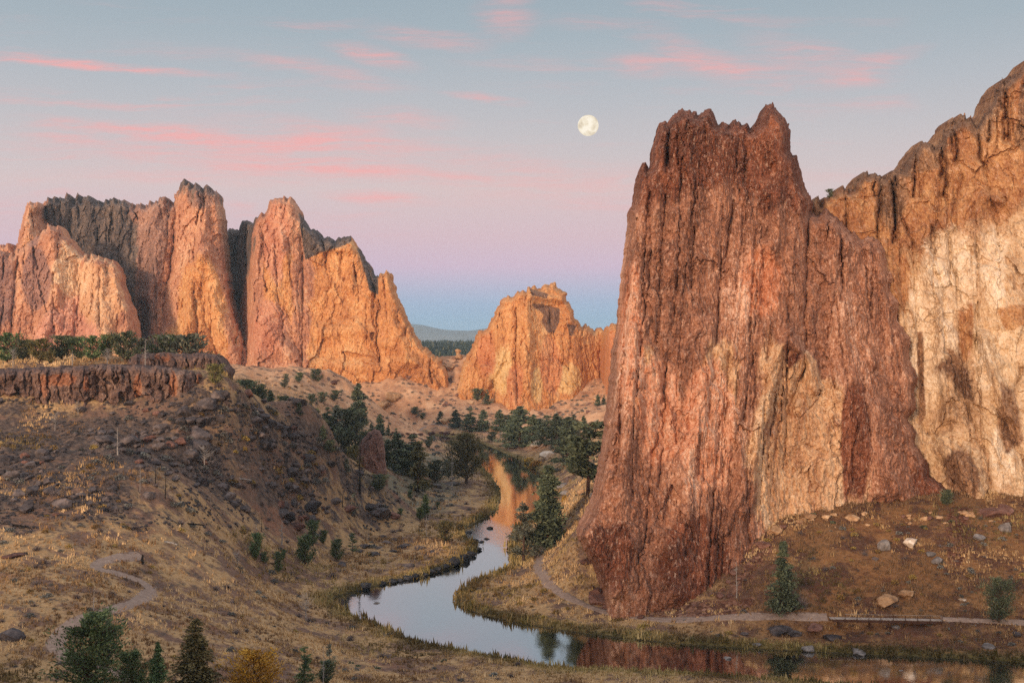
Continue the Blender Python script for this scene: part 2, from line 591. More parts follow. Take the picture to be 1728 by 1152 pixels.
N[mm] += farw[mm] * (ridged(XX[mm] / 45, YY[mm] / 90, 0 * XX[mm], 3, 77) * 5 - 2.2 + fbm(XX[mm] / 12, YY[mm] / 12, 0 * XX[mm], 4, 41, .65) * 2.6 + (ridged(XX[mm] / 9, YY[mm] / 16, 0 * XX[mm], 3, 43) - .5) * 1.2)
rep = sstep(YY, 200, 330) * (1 - sstep(YY, 290, 345)) * sstep(PXX, 1150, 1300)
N[mm] += rep[mm] * fbm(XX[mm] / 7, YY[mm] / 10, 0 * XX[mm] + 2, 4, 51) * 0.9
ZG = ZB + N * flat * sstep(np.abs(YY), 60, 120)
_edge = (RD > 0) & (RD < 3)
ZG = np.where(RD > 0, np.maximum(ZG, np.minimum(0.1 + RD * .3, 0.5)), ZG)
far_n = (YY >= 1000)
ZG[far_n] += (fbm(XX[far_n] / 500, YY[far_n] / 500, 0 * XX[far_n], 3, 5) * 6 * sstep(YY[far_n], 1300, 2500))
G = Ground(ZG)


def terrain_material():
    m, T = new_mat("dry_ground")
    pos = T.new('ShaderNodeNewGeometry').outputs['Position']
    p2 = T.mapping(pos, scale=(1, 1, 0.35))
    big = T.noise(p2, 0.035, 4, 0.6)
    mid = T.noise(p2, 0.16, 5, 0.65)
    fine = T.noise(p2, 1.1, 4, 0.7)
    grit = T.vor(p2, 0.9)
    straw = T.ramp(fine, [(0.25, (0.21, 0.122, 0.058)), (0.5, (0.40, 0.255, 0.125)), (0.75, (0.56, 0.39, 0.20))])
    dirt = T.ramp(fine, [(0.25, (0.085, 0.052, 0.040)), (0.55, (0.19, 0.115, 0.080)), (0.8, (0.31, 0.20, 0.135))])
    red = T.ramp(fine, [(0.3, (0.15, 0.070, 0.045)), (0.7, (0.32, 0.165, 0.10))])
    c = T.mix(T.ss(T.math('ADD', T.math('MULTIPLY', mid, 0.65), T.math('MULTIPLY', big, 0.4)), 0.47, 0.56), dirt, straw)
    c = T.mix(T.ss(T.noise(p2, 0.06, 3, 0.6, 0.4), 0.60, 0.72, 0, 0.75), c, red)
    # dark scrub and litter specks
    c = T.mix(T.ss(T.noise(p2, 0.55, 4, 0.7), 0.54, 0.66, 0, 0.85), c, (0.075, 0.058, 0.047))
    # basalt rubble of the left slope
    tal = T.attr('talus')
    rock = T.ramp(T.noise(p2, 0.8, 4, 0.7), [(0.3, (0.036, 0.029, 0.028)), (0.52, (0.108, 0.077, 0.062)), (0.75, (0.235, 0.16, 0.108))])
    tm = T.ss(T.math('ADD', tal, T.math('MULTIPLY', T.math('SUBTRACT', mid, 0.5), 2.6)), 0.50, 0.78)
    c = T.mix(tm, c, rock)
    # far slope: pale pinkish scree with dots of brush
    far = T.attr('far')
    fc = T.ramp(T.noise(p2, 0.09, 5, 0.65), [(0.3, (0.30, 0.145, 0.082)), (0.5, (0.50, 0.28, 0.155)), (0.72, (0.66, 0.42, 0.25))])
    fd = T.ss(T.vor(T.vmath('ADD', p2, T.vmath('SCALE', T.noise(p2, 0.3, 3, out='Color'), 2.5)), 0.20, rnd=1.0), 0.26, 0.42, 0.85, 0)
    fc = T.mix(T.math('MULTIPLY', fd, T.ss(T.noise(p2, 0.03, 2), 0.35, 0.55)), fc, (0.10, 0.062, 0.05))
    c = T.mix(far, c, fc)
    # flats by the far bend: grey green brush
    fl = T.attr('flats')
    c = T.mix(T.math('MULTIPLY', fl, T.ss(T.noise(p2, 0.11, 4, 0.6), 0.38, 0.55)), c, T.ramp(fine, [(0.3, (0.10, 0.088, 0.062)), (0.7, (0.26, 0.225, 0.15))]))
    # scree chute and stones on the right hand hill
    rp = T.attr('rubble')
    rc = T.ramp(T.vor(p2, 1.5, out='Color'), [(0.2, (0.10, 0.05, 0.035)), (0.6, (0.22, 0.115, 0.075)), (0.9, (0.36, 0.22, 0.16))])
    c = T.mix(T.ss(T.math('ADD', rp, T.math('MULTIPLY', T.math('SUBTRACT', mid, 0.5), 1.2)), 0.45, 0.62), c, rc)
    # redder, darker soil of the right hand hill
    c = T.mix(T.math('MULTIPLY', T.attr('hill'), T.ss(big, 0.25, 0.6, 0.7, 1.0)), c, T.mix(1.0, c, (0.52, 0.40, 0.34), 'MULTIPLY'))
    # green wet edge
    rd = T.attr('bank')
    gm = T.ss(T.math('ADD', rd, T.math('MULTIPLY', mid, 9)), 10.5, 4.8)
    c = T.mix(T.math('MULTIPLY', gm, 0.75), c, T.ramp(fine, [(0.3, (0.05, 0.05, 0.014)), (0.7, (0.15, 0.125, 0.035))]))
    c = T.mix(T.ss(rd, 0.5, -0.3), c, (0.02, 0.017, 0.013))
    # far plain
    pl = T.attr('plain')
    c = T.mix(pl, c, (0.07, 0.075, 0.04))
    h = T.math('ADD', fine, T.math('MULTIPLY', grit, 0.8))
    principled(T, c, 0.95, 0.1, T.bump(h, 0.55, 0.35))
    return m


def poly_zone(pts, soft):
    z = np.zeros(XX.shape)
    P = np.array([W(float(a), float(b), float(c))[:2] for a, b, c in pts])
    m = (XX > P[:, 0].min() - 40) & (XX < P[:, 0].max() + 40) & (YY > P[:, 1].min() - 40) & (YY < P[:, 1].max() + 40)
    sd = seg_dist(XX[m], YY[m], P) * np.where(inside(XX[m], YY[m], P), 1, -1)
    z[m] = np.clip(0.5 + sd / (2 * soft), 0, 1)
    return z


HILL = sstep(XX - (20 + 0.10 * (YY - 235)), 0, 45) * sstep(YY, 225, 240) * (1 - sstep(YY, 345, 380))


def build_terrain():
    nr, nc = XX.shape
    v = np.stack([XX, YY, ZG], -1).reshape(-1, 3)
    i = np.arange(nr * nc).reshape(nr, nc)
    f = np.stack([i[:-1, :-1], i[:-1, 1:], i[1:, 1:], i[1:, :-1]], -1).reshape(-1, 4)
    far = sstep(YY, 560, 680) * (1 - sstep(YY, 1050, 1200)) * sstep(RD, 8, 22)
    flats = sstep(YY, 380, 430) * (1 - sstep(YY, 600, 680)) * (PXX < 860) * (PXX > 610) * sstep(RD, 10, 24)
    rub = np.maximum(poly_zone([(1190, 1030, 256), (1290, 880, 288), (1330, 880, 288), (1255, 980, 262), (1250, 1032, 256)], 4),
                     poly_zone([(1598, 850, 295), (1632, 850, 295), (1640, 930, 276), (1610, 960, 268), (1596, 930, 276)], 3))
    rub = np.maximum(rub, poly_zone([(1010, 1010, 270), (1280, 1015, 262), (1260, 1036, 254), (1040, 1030, 262)], 3))
    plain = sstep(YY, 1100, 1500)
    hill = HILL
    me = mesh_np("ground", v, f, terrain_material(), True,
                 {'talus': ('POINT', TAL), 'far': ('POINT', far), 'flats': ('POINT', flats), 'rubble': ('POINT', rub), 'hill': ('POINT', hill),
                  'bank': ('POINT', np.clip(RD, -5, 60)), 'plain': ('POINT', plain)})
    tag(link("ground", me), kind='structure')


build_terrain()


def build_water():
    m, T = new_mat("river_water")
    pos = T.new('ShaderNodeNewGeometry').outputs['Position']
    n1 = T.noise(T.mapping(pos, scale=(0.35, 0.12, 1)), 1.0, 3, 0.5)
    n2 = T.noise(T.mapping(pos, scale=(1.6, 0.7, 1)), 1.0, 4, 0.6)
    s = T.new('ShaderNodeSeparateXYZ')
    T.put(s.inputs[0], pos)
    # riffle where the channel narrows
    rc = T.vmath('LENGTH', T.mapping(pos, (-7.5, 391, 0), (0, 0, 0.25), (13, 36, 1000), 'TEXTURE'))
    riff = T.ss(rc, 1.0, 0.45)
    hgt = T.math('ADD', T.math('MULTIPLY', n1, 0.25), T.math('MULTIPLY', n2, T.math('ADD', T.math('MULTIPLY', riff, 0.9), 0.10)))
    nrm = T.bump(hgt, 0.35, 0.16)
    gl = T.new('ShaderNodeBsdfGlossy')
    gl.inputs['Roughness'].default_value = 0.05
    gl.inputs['Color'].default_value = (0.95, 0.97, 1.0, 1)
    T.put(gl.inputs['Normal'], nrm)
    df = T.new('ShaderNodeBsdfDiffuse')
    df.inputs['Color'].default_value = (0.010, 0.012, 0.010, 1)
    mx = T.new('ShaderNodeMixShader')
    lw = T.new('ShaderNodeLayerWeight')
    lw.inputs['Blend'].default_value = 0.5
    T.put(mx.inputs[0], T.ss(lw.outputs['Facing'], 0.2, 0.8, 0.06, 0.70))
    T.l.new(df.outputs[0], mx.inputs[1])
    T.l.new(gl.outputs[0], mx.inputs[2])
    o = T.new('ShaderNodeOutputMaterial')
    T.l.new(mx.outputs[0], o.inputs[0])
    xs, ys = np.linspace(-130, 260, 40), np.linspace(165, 880, 70)
    X, Y = np.meshgrid(xs, ys)
    i = np.arange(X.size).reshape(X.shape)
    f = np.stack([i[:-1, :-1], i[:-1, 1:], i[1:, 1:], i[1:, :-1]], -1).reshape(-1, 4)
    sdw = river_sd(X, Y)
    fm = (sdw[:-1, :-1] < 14) | (sdw[1:, 1:] < 14) | (sdw[:-1, 1:] < 14) | (sdw[1:, :-1] < 14)
    f = f[fm.ravel()]
    me = mesh_np("river", np.stack([X, Y, 0 * X], -1).reshape(-1, 3), f, m, True)
    tag(link("river", me), kind='structure')


build_water()


def build_trails():
    m, T = new_mat("trail_dirt")
    pos = T.new('ShaderNodeNewGeometry').outputs['Position']
    n = T.noise(pos, 1.2, 4, 0.65)
    c = T.ramp(n, [(0.3, (0.21, 0.15, 0.12)), (0.55, (0.31, 0.225, 0.175)), (0.75, (0.40, 0.30, 0.235))])
    principled(T, c, 0.95, 0.1, T.bump(n, 0.4, 0.1))
    for k, (q, wd) in TR_W.items():
        seg = np.diff(q, axis=0)
        L = np.concatenate([[0], np.cumsum(np.hypot(seg[:, 0], seg[:, 1]))])
        s = np.arange(0, L[-1], 0.6)
        x, y = np.interp(s, L, q[:, 0]), np.interp(s, L, q[:, 1])
        tx, ty = np.gradient(x), np.gradient(y)
        ln = np.hypot(tx, ty) + 1e-9
        nx, ny = -ty / ln, tx / ln
        ws = wd / 2 * (1 + 0.22 * vnoise(s / 5, 0 * s, 0 * s, 3) + 0.12 * vnoise(s / 1.3, 0 * s, 0 * s, 4))
        offs = [-1.25, -1.0, -0.5, 0, 0.5, 1.0, 1.25]
        lift = [-0.25, 0.05, 0.07, 0.09, 0.07, 0.05, -0.25]
        rows = []
        for o_, l_ in zip(offs, lift):
            xx, yy = x + nx * ws * o_, y + ny * ws * o_
            rows.append(np.stack([xx, yy, G.at(xx, yy) + l_], -1))
        v = np.stack(rows, 1)
        i = np.arange(v.shape[0] * 7).reshape(-1, 7)
        f = np.stack([i[:-1, :-1], i[1:, :-1], i[1:, 1:], i[:-1, 1:]], -1).reshape(-1, 4)
        tag(link("trail", mesh_np("trail", v.reshape(-1, 3), f, m, True)), kind='structure')


build_trails()

# ------------------------------------------------------------------ cliffs
def rock_material(name, stops, lean=0.0, streak=7.0, size=1.0, tan=None, dark=None, third=None, bump=0.75, spots=0.35):
    """stops: mineral colours of the main rock; tan / dark / third: colours of the zones 'tan', 'dark', 'third'"""
    m, T = new_mat(name)
    pos = T.new('ShaderNodeNewGeometry').outputs['Position']
    s = T.new('ShaderNodeSeparateXYZ')
    T.put(s.inputs[0], pos)
    cv = T.new('ShaderNodeCombineXYZ')
    T.put(cv.inputs[0], T.math('ADD', s.outputs[0], T.math('MULTIPLY', s.outputs[2], -lean)))
    T.put(cv.inputs[1], s.outputs[1])
    T.put(cv.inputs[2], s.outputs[2])
    p = T.mapping(cv.outputs[0], scale=(1 / size, 1 / size, 1 / size / streak))
    piso = T.mapping(cv.outputs[0], scale=(1 / size, 1 / size, 0.6 / size))
    n1 = T.noise(p, 0.11, 7, 0.68, 0.25)
    n2 = T.noise(p, 0.55, 5, 0.7, 0.15)
    n3 = T.noise(piso, 0.9, 5, 0.75)
    n4 = T.noise(piso, 0.045, 5, 0.62, 0.6)
    fac = T.math('ADD', T.math('ADD', T.math('MULTIPLY', n1, 0.42), T.math('MULTIPLY', n2, 0.24)), T.math('ADD', T.math('MULTIPLY', n3, 0.24), T.math('MULTIPLY', n4, 0.22)))
    fac = T.math('ADD', fac, T.math('MULTIPLY', T.math('SUBTRACT', T.noise(piso, 2.6, 3, 0.8), 0.5), 0.30))
    fac = T.ss(fac, 0.43, 0.66, 0, 1, 'LINEAR')
    c = T.ramp(fac, stops)
    wob = T.math('ADD', T.math('MULTIPLY', T.math('SUBTRACT', n4, 0.5), 1.5), T.math('MULTIPLY', T.math('SUBTRACT', n1, 0.5), 1.1))
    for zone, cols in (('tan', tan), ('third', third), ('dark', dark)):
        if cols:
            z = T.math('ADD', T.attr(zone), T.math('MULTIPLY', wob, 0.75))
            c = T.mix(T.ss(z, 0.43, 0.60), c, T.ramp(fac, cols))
    # flecks and lichen
    c = T.mix(T.ss(T.noise(piso, 1.7, 4, 0.75), 0.61, 0.70, 0, spots), c, tuple(min(1, a * 1.5 + .03) for a in stops[-1][1][:3]))
    c = T.mix(T.ss(T.noise(p, 0.8, 4, 0.7), 0.60, 0.70, 0, spots * 1.3), c, tuple(a * 0.55 for a in stops[0][1][:3]))
    pv = T.mapping(cv.outputs[0], scale=(1 / size, 1 / size, 0.30 / size))
    c = T.mix(T.ss(T.noise(pv, 1.5, 3, 0.8), 0.55, 0.66, 0, spots * 1.5), c, T.mix(0.55, c, (0.72, 0.52, 0.40)))
    c = T.mix(T.ss(T.noise(pv, 1.1, 4, 0.8, 0.3), 0.55, 0.65, 0, spots * 1.7), c, T.mix(0.72, c, (0.03, 0.014, 0.012)))
    h = T.math('ADD', T.math('MULTIPLY', n2, 1.3), n3)
    principled(T, c, 0.92, 0.15, T.bump(h, bump, 0.35 * size))
    return m


def jag(pts, amp, ymax_fixed, seed, step=1.8):
    """subdivide an outline and roughen it"""
    P = np.asarray(pts, float)
    out = []
    for a, b in zip(P, np.roll(P, -1, 0)):
        n = max(1, int(np.hypot(*(b - a)) / step))
        t = np.arange(n)[:, None] / n
        out.append(a + (b - a) * t)
    q = np.vstack(out)
    w = (q[:, 1] < ymax_fixed - 1) * 1.0
    x, y = q[:, 0], q[:, 1]
    z = np.zeros_like(x) + seed
    q[:, 0] += min(amp, 2.2) * w * fbm(x / 7, y / 7, z, 3, seed, .65) * 1.4
    q[:, 1] += amp * w * (fbm(x / 6, y / 9, z + 40, 3, seed + 3, .7) * 1.6 - 1.0 * np.maximum(0, vnoise(x / 3.5, y / 14, z, seed + 9)))
    d = np.roll(q, -1, 0) - np.roll(q, 1, 0)
    top = np.clip(d[:, 0] / (np.hypot(d[:, 0], d[:, 1]) + 1e-9), 0, 1) * w
    rng = np.random.RandomState(seed)
    x = x0_ = q[:, 0].min() + rng.uniform(2, 8)
    while x < q[:, 0].max():
        q[:, 1] += top * amp * rng.uniform(.4, 2.0) * np.exp(-np.abs(q[:, 0] - x) / rng.uniform(1.2, 2.6))
        x += rng.uniform(5, 19)
    return q


def crest_joints(outline, n, length, w, dep, seed):
    """cracks that run down from the crest and part it into pinnacles"""
    rng = np.random.RandomState(seed)
    o = np.asarray(outline, float)
    out = []
    for _ in range(n):
        x = rng.uniform(o[:, 0].min() + 8, o[:, 0].max() - 8)
        y = min([a[1] + (b[1] - a[1]) * (x - a[0]) / (b[0] - a[0]) for a, b in zip(o[:-1], o[1:]) if (a[0] - x) * (b[0] - x) <= 0 and a[0] != b[0]] or [1e9])
        if y > 800:
            continue
        L = length * rng.uniform(.4, 1.6)
        t = np.linspace(0, 1, 5)
        out.append((np.column_stack([x + rng.normal(0, 2.5, 5).cumsum(), y - 3 + L * t]), w * rng.uniform(.6, 1.5), -dep * rng.uniform(.5, 1.5)))
    return out


def crag(name, label, mat, outline, depth, thick, rad, step, feats=(), disp=None, zones=None, amp=1.5, seed=1, back=1.0, cat='cliff', prof_pow=0.5, parent=None):
    """a solid rock mass: traced skyline, its own distance, a swelling front face and a rounded back"""
    o = np.asarray(outline, float)
    ymax = o[:, 1].max()
    if amp:
        o = jag(o, amp, ymax, seed)
    x0, x1, y0, y1 = o[:, 0].min(), o[:, 0].max(), o[:, 1].min(), ymax
    xs, ys = np.arange(x0, x1 + step, step), np.arange(y0, y1 + step, step)
    gx, gy = np.meshgrid(xs, ys)
    cin = inside(gx[:-1, :-1] + step / 2, gy[:-1, :-1] + step / 2, o)
    idx = np.arange(gx.size).reshape(gx.shape)
    quads = np.stack([idx[:-1, :-1], idx[:-1, 1:], idx[1:, 1:], idx[1:, :-1]], -1)[cin]
    used = np.unique(quads)
    remap = np.full(gx.size, -1)
    remap[used] = np.arange(len(used))
    quads = remap[quads]
    px, py = gx.ravel()[used].copy(), gy.ravel()[used].copy()
    # rim vertices
    cnt = np.zeros(gx.shape, int)
    for a, b in ((0, 0), (0, 1), (1, 0), (1, 1)):
        cnt[a:cnt.shape[0] - 1 + a, b:cnt.shape[1] - 1 + b] += cin
    rim = (cnt.ravel()[used] < 4)
    # distance to the outline, the buried foot left out
    k = int(np.argmax(o[:, 1]))
    rolled = np.roll(o, -k, 0)
    low = rolled[:, 1] > ymax - 1.5
    # keep only the chain of points above the foot
    ids = np.nonzero(~low)[0]
    chain = rolled[max(ids[0] - 1, 0):ids[-1] + 2]
    d, nx, ny = seg_dist(px, py, chain, closed=False, with_near=True)
    sn = rim & (d < step * 2.2)
    px[sn], py[sn] = nx[sn], ny[sn]
    d[sn] = 0
    prof = (1 - (1 - np.minimum(d / rad, 1)) ** 2) ** prof_pow
    Y = depth(px, py) + thick * (1 - prof)
    tap = sstep(d, 0, 3.2)
    for ft in feats:
        pts, wpx, dep = ft[:3]
        wx, wy = px + wpx * 0.9 * fbm(px / (3 * wpx), py / (3 * wpx), 0 * px + dep, 3, 65), py
        dd = seg_dist(wx, wy, np.asarray(pts, float), closed=False)
        dep = dep * (0.6 if dep < 0 else 0.8)
        wob = 1 + 0.5 * fbm(px / 18, py / 18, 0 * px + dep, 3, 5)
        g = np.exp(-(dd / (wpx * wob)) ** 2) if dep > 0 else np.exp(-dd / (wpx * .62 * wob))
        Y -= dep * g * tap
    P = W(px, py, Y)
    if disp is not None:
        Y = Y - disp(P[:, 0], P[:, 1], P[:, 2], px, py) * tap
    P = W(px, py, Y)
    n = len(P)
    bY = depth(px, py) + thick + thick * back * prof
    PB = W(px, py, depth(px, py) + thick)
    PB[:, 1] = bY
    # share the rim between front and back
    bid = np.arange(n) + n
    bid[sn] = np.nonzero(sn)[0]
    keep = np.full(2 * n, True)
    keep[n:][sn] = False
    rm = np.cumsum(keep) - 1
    V = np.vstack([P, PB])[keep]
    qb = rm[bid[quads]][:, ::-1]
    F_ = np.vstack([quads, qb])
    at = {}
    for zn in ('tan', 'dark', 'third'):
        z = np.zeros(n)
        for item in (zones or {}).get(zn, []):
            if item[0] == 'e':
                _, cx, cy_, rx, ry = item
                z = np.maximum(z, 1 - 0.5 * np.sqrt(((px - cx) / rx) ** 2 + ((py - cy_) / ry) ** 2))
            elif item[0] == 'p':
                _, pts, soft = item
                sdp = seg_dist(px, py, pts) * np.where(inside(px, py, pts), 1, -1)
                z = np.maximum(z, np.clip(0.5 + sdp / (2 * soft), 0, 1))
            elif item[0] == 'f':
                z = np.maximum(z, item[1](px, py, d))
        full = np.concatenate([z, z])[keep]
        at[zn] = ('POINT', full)
    me = mesh_np(name, V, F_, mat, False, at)
    ob = link(name, me, parent)
    if parent is None:
        tag(ob, label, cat)
    return ob


def facets(x, y, z, s):
    """broken faces: every cell a tilted plane, with a hard step to its neighbours"""
    fx, fy, fz = np.floor(x).astype(np.int64), np.floor(y).astype(np.int64), np.floor(z).astype(np.int64)
    f1 = np.full(x.shape, 9.0)
    val = np.zeros(x.shape)
    for dx in (-1, 0, 1):
        for dy in (-1, 0, 1):
            for dz in (-1, 0, 1):
                a, b, c = fx + dx, fy + dy, fz + dz
                ox = a + _hash(a, b, c, s) - x
                oy = b + _hash(a, b, c, s + 1) - y
                oz = c + _hash(a, b, c, s + 2) - z
                d = ox * ox + oy * oy + oz * oz
                m = d < f1
                v = (_hash(a, b, c, s + 5) - 0.5) * 1.1 + ox * (_hash(a, b, c, s + 6) - 0.5) * 1.9 + oz * (_hash(a, b, c, s + 7) - 0.5) * 1.3
                val = np.where(m, v, val)
                f1 = np.where(m, d, f1)
    return val


def rough(k=1.0, lean=0.0, flute=1.0, chop=1.0, seed=0, ang=1.0, tall=2.2, grain=0.0):
    """displacement of a cliff face, metres towards the viewer; k scales the wavelengths"""
    def f(x, y, z, px, py):
        w = fbm(x / (11 * k), y / (14 * k), z / (16 * k), 4, seed + 50, .6) * 5 * k
        wz = fbm(x / (9 * k), y / (14 * k), z / (12 * k), 3, seed + 51, .6) * 5 * k
        xs = x - lean * z + w
        zs = (z + wz) / tall
        r = fbm(x / (26 * k), y / (26 * k), z / (45 * k), 3, seed) * 2.6 * k
        r += (ridged(xs / (10 * k), y / (10 * k), zs / (16 * k), 5, seed + 3, .62) - 0.5) * 1.6 * k * flute
        for i, (sc_, am) in enumerate(((13, 1.7), (5.5, 0.8), (2.3, 0.42), (1.0, 0.26))):
            q = am * k * (ang if i < 2 else chop)
            r += facets(xs / (sc_ * k), y / (1.5 * sc_ * k), zs / (sc_ * k), seed + 11 + i) * q
        if grain:
            r += (ridged((x - lean * z + .4 * w) / 2.1, y / 3, z / 13, 4, seed + 31, .7) - .5) * 1.3 * grain
        cr = np.abs(vnoise(xs / (12 * k), y / (30 * k), z / (40 * k), seed + 7))
        br = sstep(vnoise(x / (9 * k), y / (20 * k), z / (16 * k), seed + 8), 0.0, 0.5)
        r -= np.exp(-(cr / 0.03) ** 2) * 0.8 * k * flute * br
        r += fbm(xs / (1.5 * k), y / (2 * k), z / (3.0 * k), 4, seed + 19, .75) * 1.0 * k * chop
        return r
    return f


def joints(x0, x1, y0, y1, n, lean, w, dep, seed):
    """long cracks running down a face"""
    rng = np.random.RandomState(seed)
    out = []
    for _ in range(n):
        x, y = rng.uniform(x0, x1), rng.uniform(y0, y0 + .6 * (y1 - y0))
        L = rng.uniform(.18, .6) * (y1 - y0)
        k = rng.uniform(.6, 1.5)
        m = 6
        t = np.linspace(0, 1, m)
        pts = np.column_stack([x + lean * L * t + rng.normal(0, 3.0, m).cumsum() * .6, y + L * t])
        out.append((pts, w * k, -dep * k))
    return out


def build_red_tower():
    out = [(1020, 1017), (1012, 990), (1004, 960), (990, 936), (974, 906), (979, 885), (991, 868), (1001, 845), (1010, 800), (1019, 740), (1025, 690), (1030, 640),
           (1035, 590), (1042, 560), (1047, 500), (1050, 470), (1055, 430), (1058, 400), (1063, 362), (1061, 350), (1070, 345), (1072, 310), (1079, 285), (1086, 272), (1093, 276),
           (1100, 276), (1103, 240), (1112, 212), (1114, 205), (1124, 202), (1128, 204), (1135, 198), (1142, 188), (1148, 184), (1158, 186), (1165, 183), (1172, 185), (1178, 193),
           (1186, 190), (1192, 185), (1200, 186), (1206, 196), (1213, 206), (1222, 207), (1232, 212), (1240, 199), (1249, 208), (1251, 216), (1256, 212), (1262, 208), (1270, 212),
           (1277, 210), (1284, 194), (1292, 177), (1298, 178), (1303, 170), (1308, 178), (1313, 188), (1325, 200), (1331, 211), (1334, 226), (1335, 258), (1343, 262), (1350, 285),
           (1355, 306), (1366, 326), (1371, 342), (1369, 360), (1384, 360), (1394, 351), (1404, 357), (1428, 380), (1450, 400), (1478, 398), (1492, 415), (1500, 448), (1510, 468), (1504, 488), (1524, 512), (1517, 534), (1541, 572), (1535, 600), (1553, 638), (1544, 662), (1550, 690), (1534, 706), (1549, 728), (1545, 750), (1567, 772), (1572, 800), (1601, 814), (1606, 840), (1628, 862), (1650, 900), (1660, 1060), (1020, 1060)]

    def depth(px, py):
        return 264 + 0.052 * (px - 1100) + np.maximum(0, 1000 - py) * 0.044 + 26 * sstep(px, 1330, 1400) * sstep(py, 760, 560) * 0.3 + 10 * sstep(px, 1240, 1330) * sstep(py, 500, 860)
    feats = [
        ([(1365, 345), (1362, 480), (1358, 620), (1330, 700)], 9, -5), ([(1310, 175), (1318, 300), (1300, 420)], 16, 5), ([(1160, 190), (1165, 300), (1150, 450)], 22, 4),
        ([(1245, 210), (1240, 330), (1215, 480), (1200, 700)], 10, -3.2), ([(1095, 280), (1100, 420), (1080, 600)], 7, -3.5), ([(1110, 215), (1108, 330), (1100, 420)], 10, 2.5),
        ([(1200, 560), (1170, 760), (1130, 1000)], 22, 4), ([(1080, 560), (1060, 760), (1040, 1000)], 18, 4), ([(1125, 600), (1100, 800), (1075, 1000)], 8, -3),
        ([(1270, 600), (1235, 780), (1215, 1000)], 9, -4), ([(1330, 560), (1300, 640), (1275, 760), (1262, 860)], 9, 4), ([(1390, 360), (1410, 480), (1440, 640), (1500, 820)], 34, 6),
        ([(1450, 690), (1440, 780), (1430, 860)], 8, -3), ([(1300, 330), (1290, 450), (1280, 560)], 6, -2.5), ([(1340, 580), (1365, 610), (1378, 660)], 9, 4),
        ([(1420, 420), (1400, 560), (1385, 640)], 6, -2.5), ([(1475, 420), (1490, 560), (1510, 700)], 8, -2.5), ([(1240, 700), (1256, 830), (1220, 900)], 7, 3), ([(1360, 750), (1375, 757), (1385, 760)], 4, -2)]
    feats += joints(1060, 1330, 230, 980, 26, -.06, 3.2, 2.2, 5) + joints(1380, 1540, 420, 820, 10, .12, 3.0, 1.8, 6) + crest_joints(out, 22, 90, 3.5, 3.0, 16)
    tanz = [('p', [(1300, 560), (1335, 600), (1375, 610), (1392, 650), (1414, 690), (1397, 722), (1432, 748), (1415, 782), (1450, 808), (1438, 838), (1468, 862), (1300, 880), (1262, 860), (1275, 760), (1290, 660)], 60),
            ('e', 1210, 640, 30, 60), ('e', 1085, 640, 22, 60)]
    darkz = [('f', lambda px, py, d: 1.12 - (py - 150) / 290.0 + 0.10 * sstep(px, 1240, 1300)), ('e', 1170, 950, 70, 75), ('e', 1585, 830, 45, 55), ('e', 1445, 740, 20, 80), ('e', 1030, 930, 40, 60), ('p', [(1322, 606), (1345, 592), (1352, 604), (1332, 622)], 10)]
    third = [('e', 1065, 560, 22, 130), ('e', 1190, 720, 40, 110), ('e', 1110, 700, 40, 90), ('e', 1290, 470, 40, 60)]
    mat = rock_material("red_rock", [(0.0, (0.095, 0.043, 0.029)), (0.3, (0.19, 0.084, 0.051)), (0.55, (0.30, 0.137, 0.081)), (0.8, (0.43, 0.22, 0.135)), (1.0, (0.64, 0.42, 0.30))],
                        lean=0.10, streak=5.5, size=1.0,
                        tan=[(0.0, (0.24, 0.10, 0.05)), (0.35, (0.42, 0.225, 0.115)), (0.7, (0.58, 0.37, 0.21)), (1.0, (0.70, 0.52, 0.34))],
                        third=[(0.0, (0.23, 0.075, 0.04)), (0.4, (0.46, 0.175, 0.085)), (0.75, (0.60, 0.33, 0.21)), (1.0, (0.72, 0.50, 0.36))],
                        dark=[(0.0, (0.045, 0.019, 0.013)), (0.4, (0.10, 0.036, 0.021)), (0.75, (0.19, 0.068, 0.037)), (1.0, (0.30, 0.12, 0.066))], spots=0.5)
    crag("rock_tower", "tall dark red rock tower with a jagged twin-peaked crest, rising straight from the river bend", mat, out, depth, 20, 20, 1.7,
         feats, rough(0.8, lean=0.10, flute=0.8, chop=1.0, seed=3, ang=.95, tall=3.0, grain=.65), {'tan': tanz, 'dark': darkz, 'third': third}, amp=4.2, seed=4, cat='rock tower')


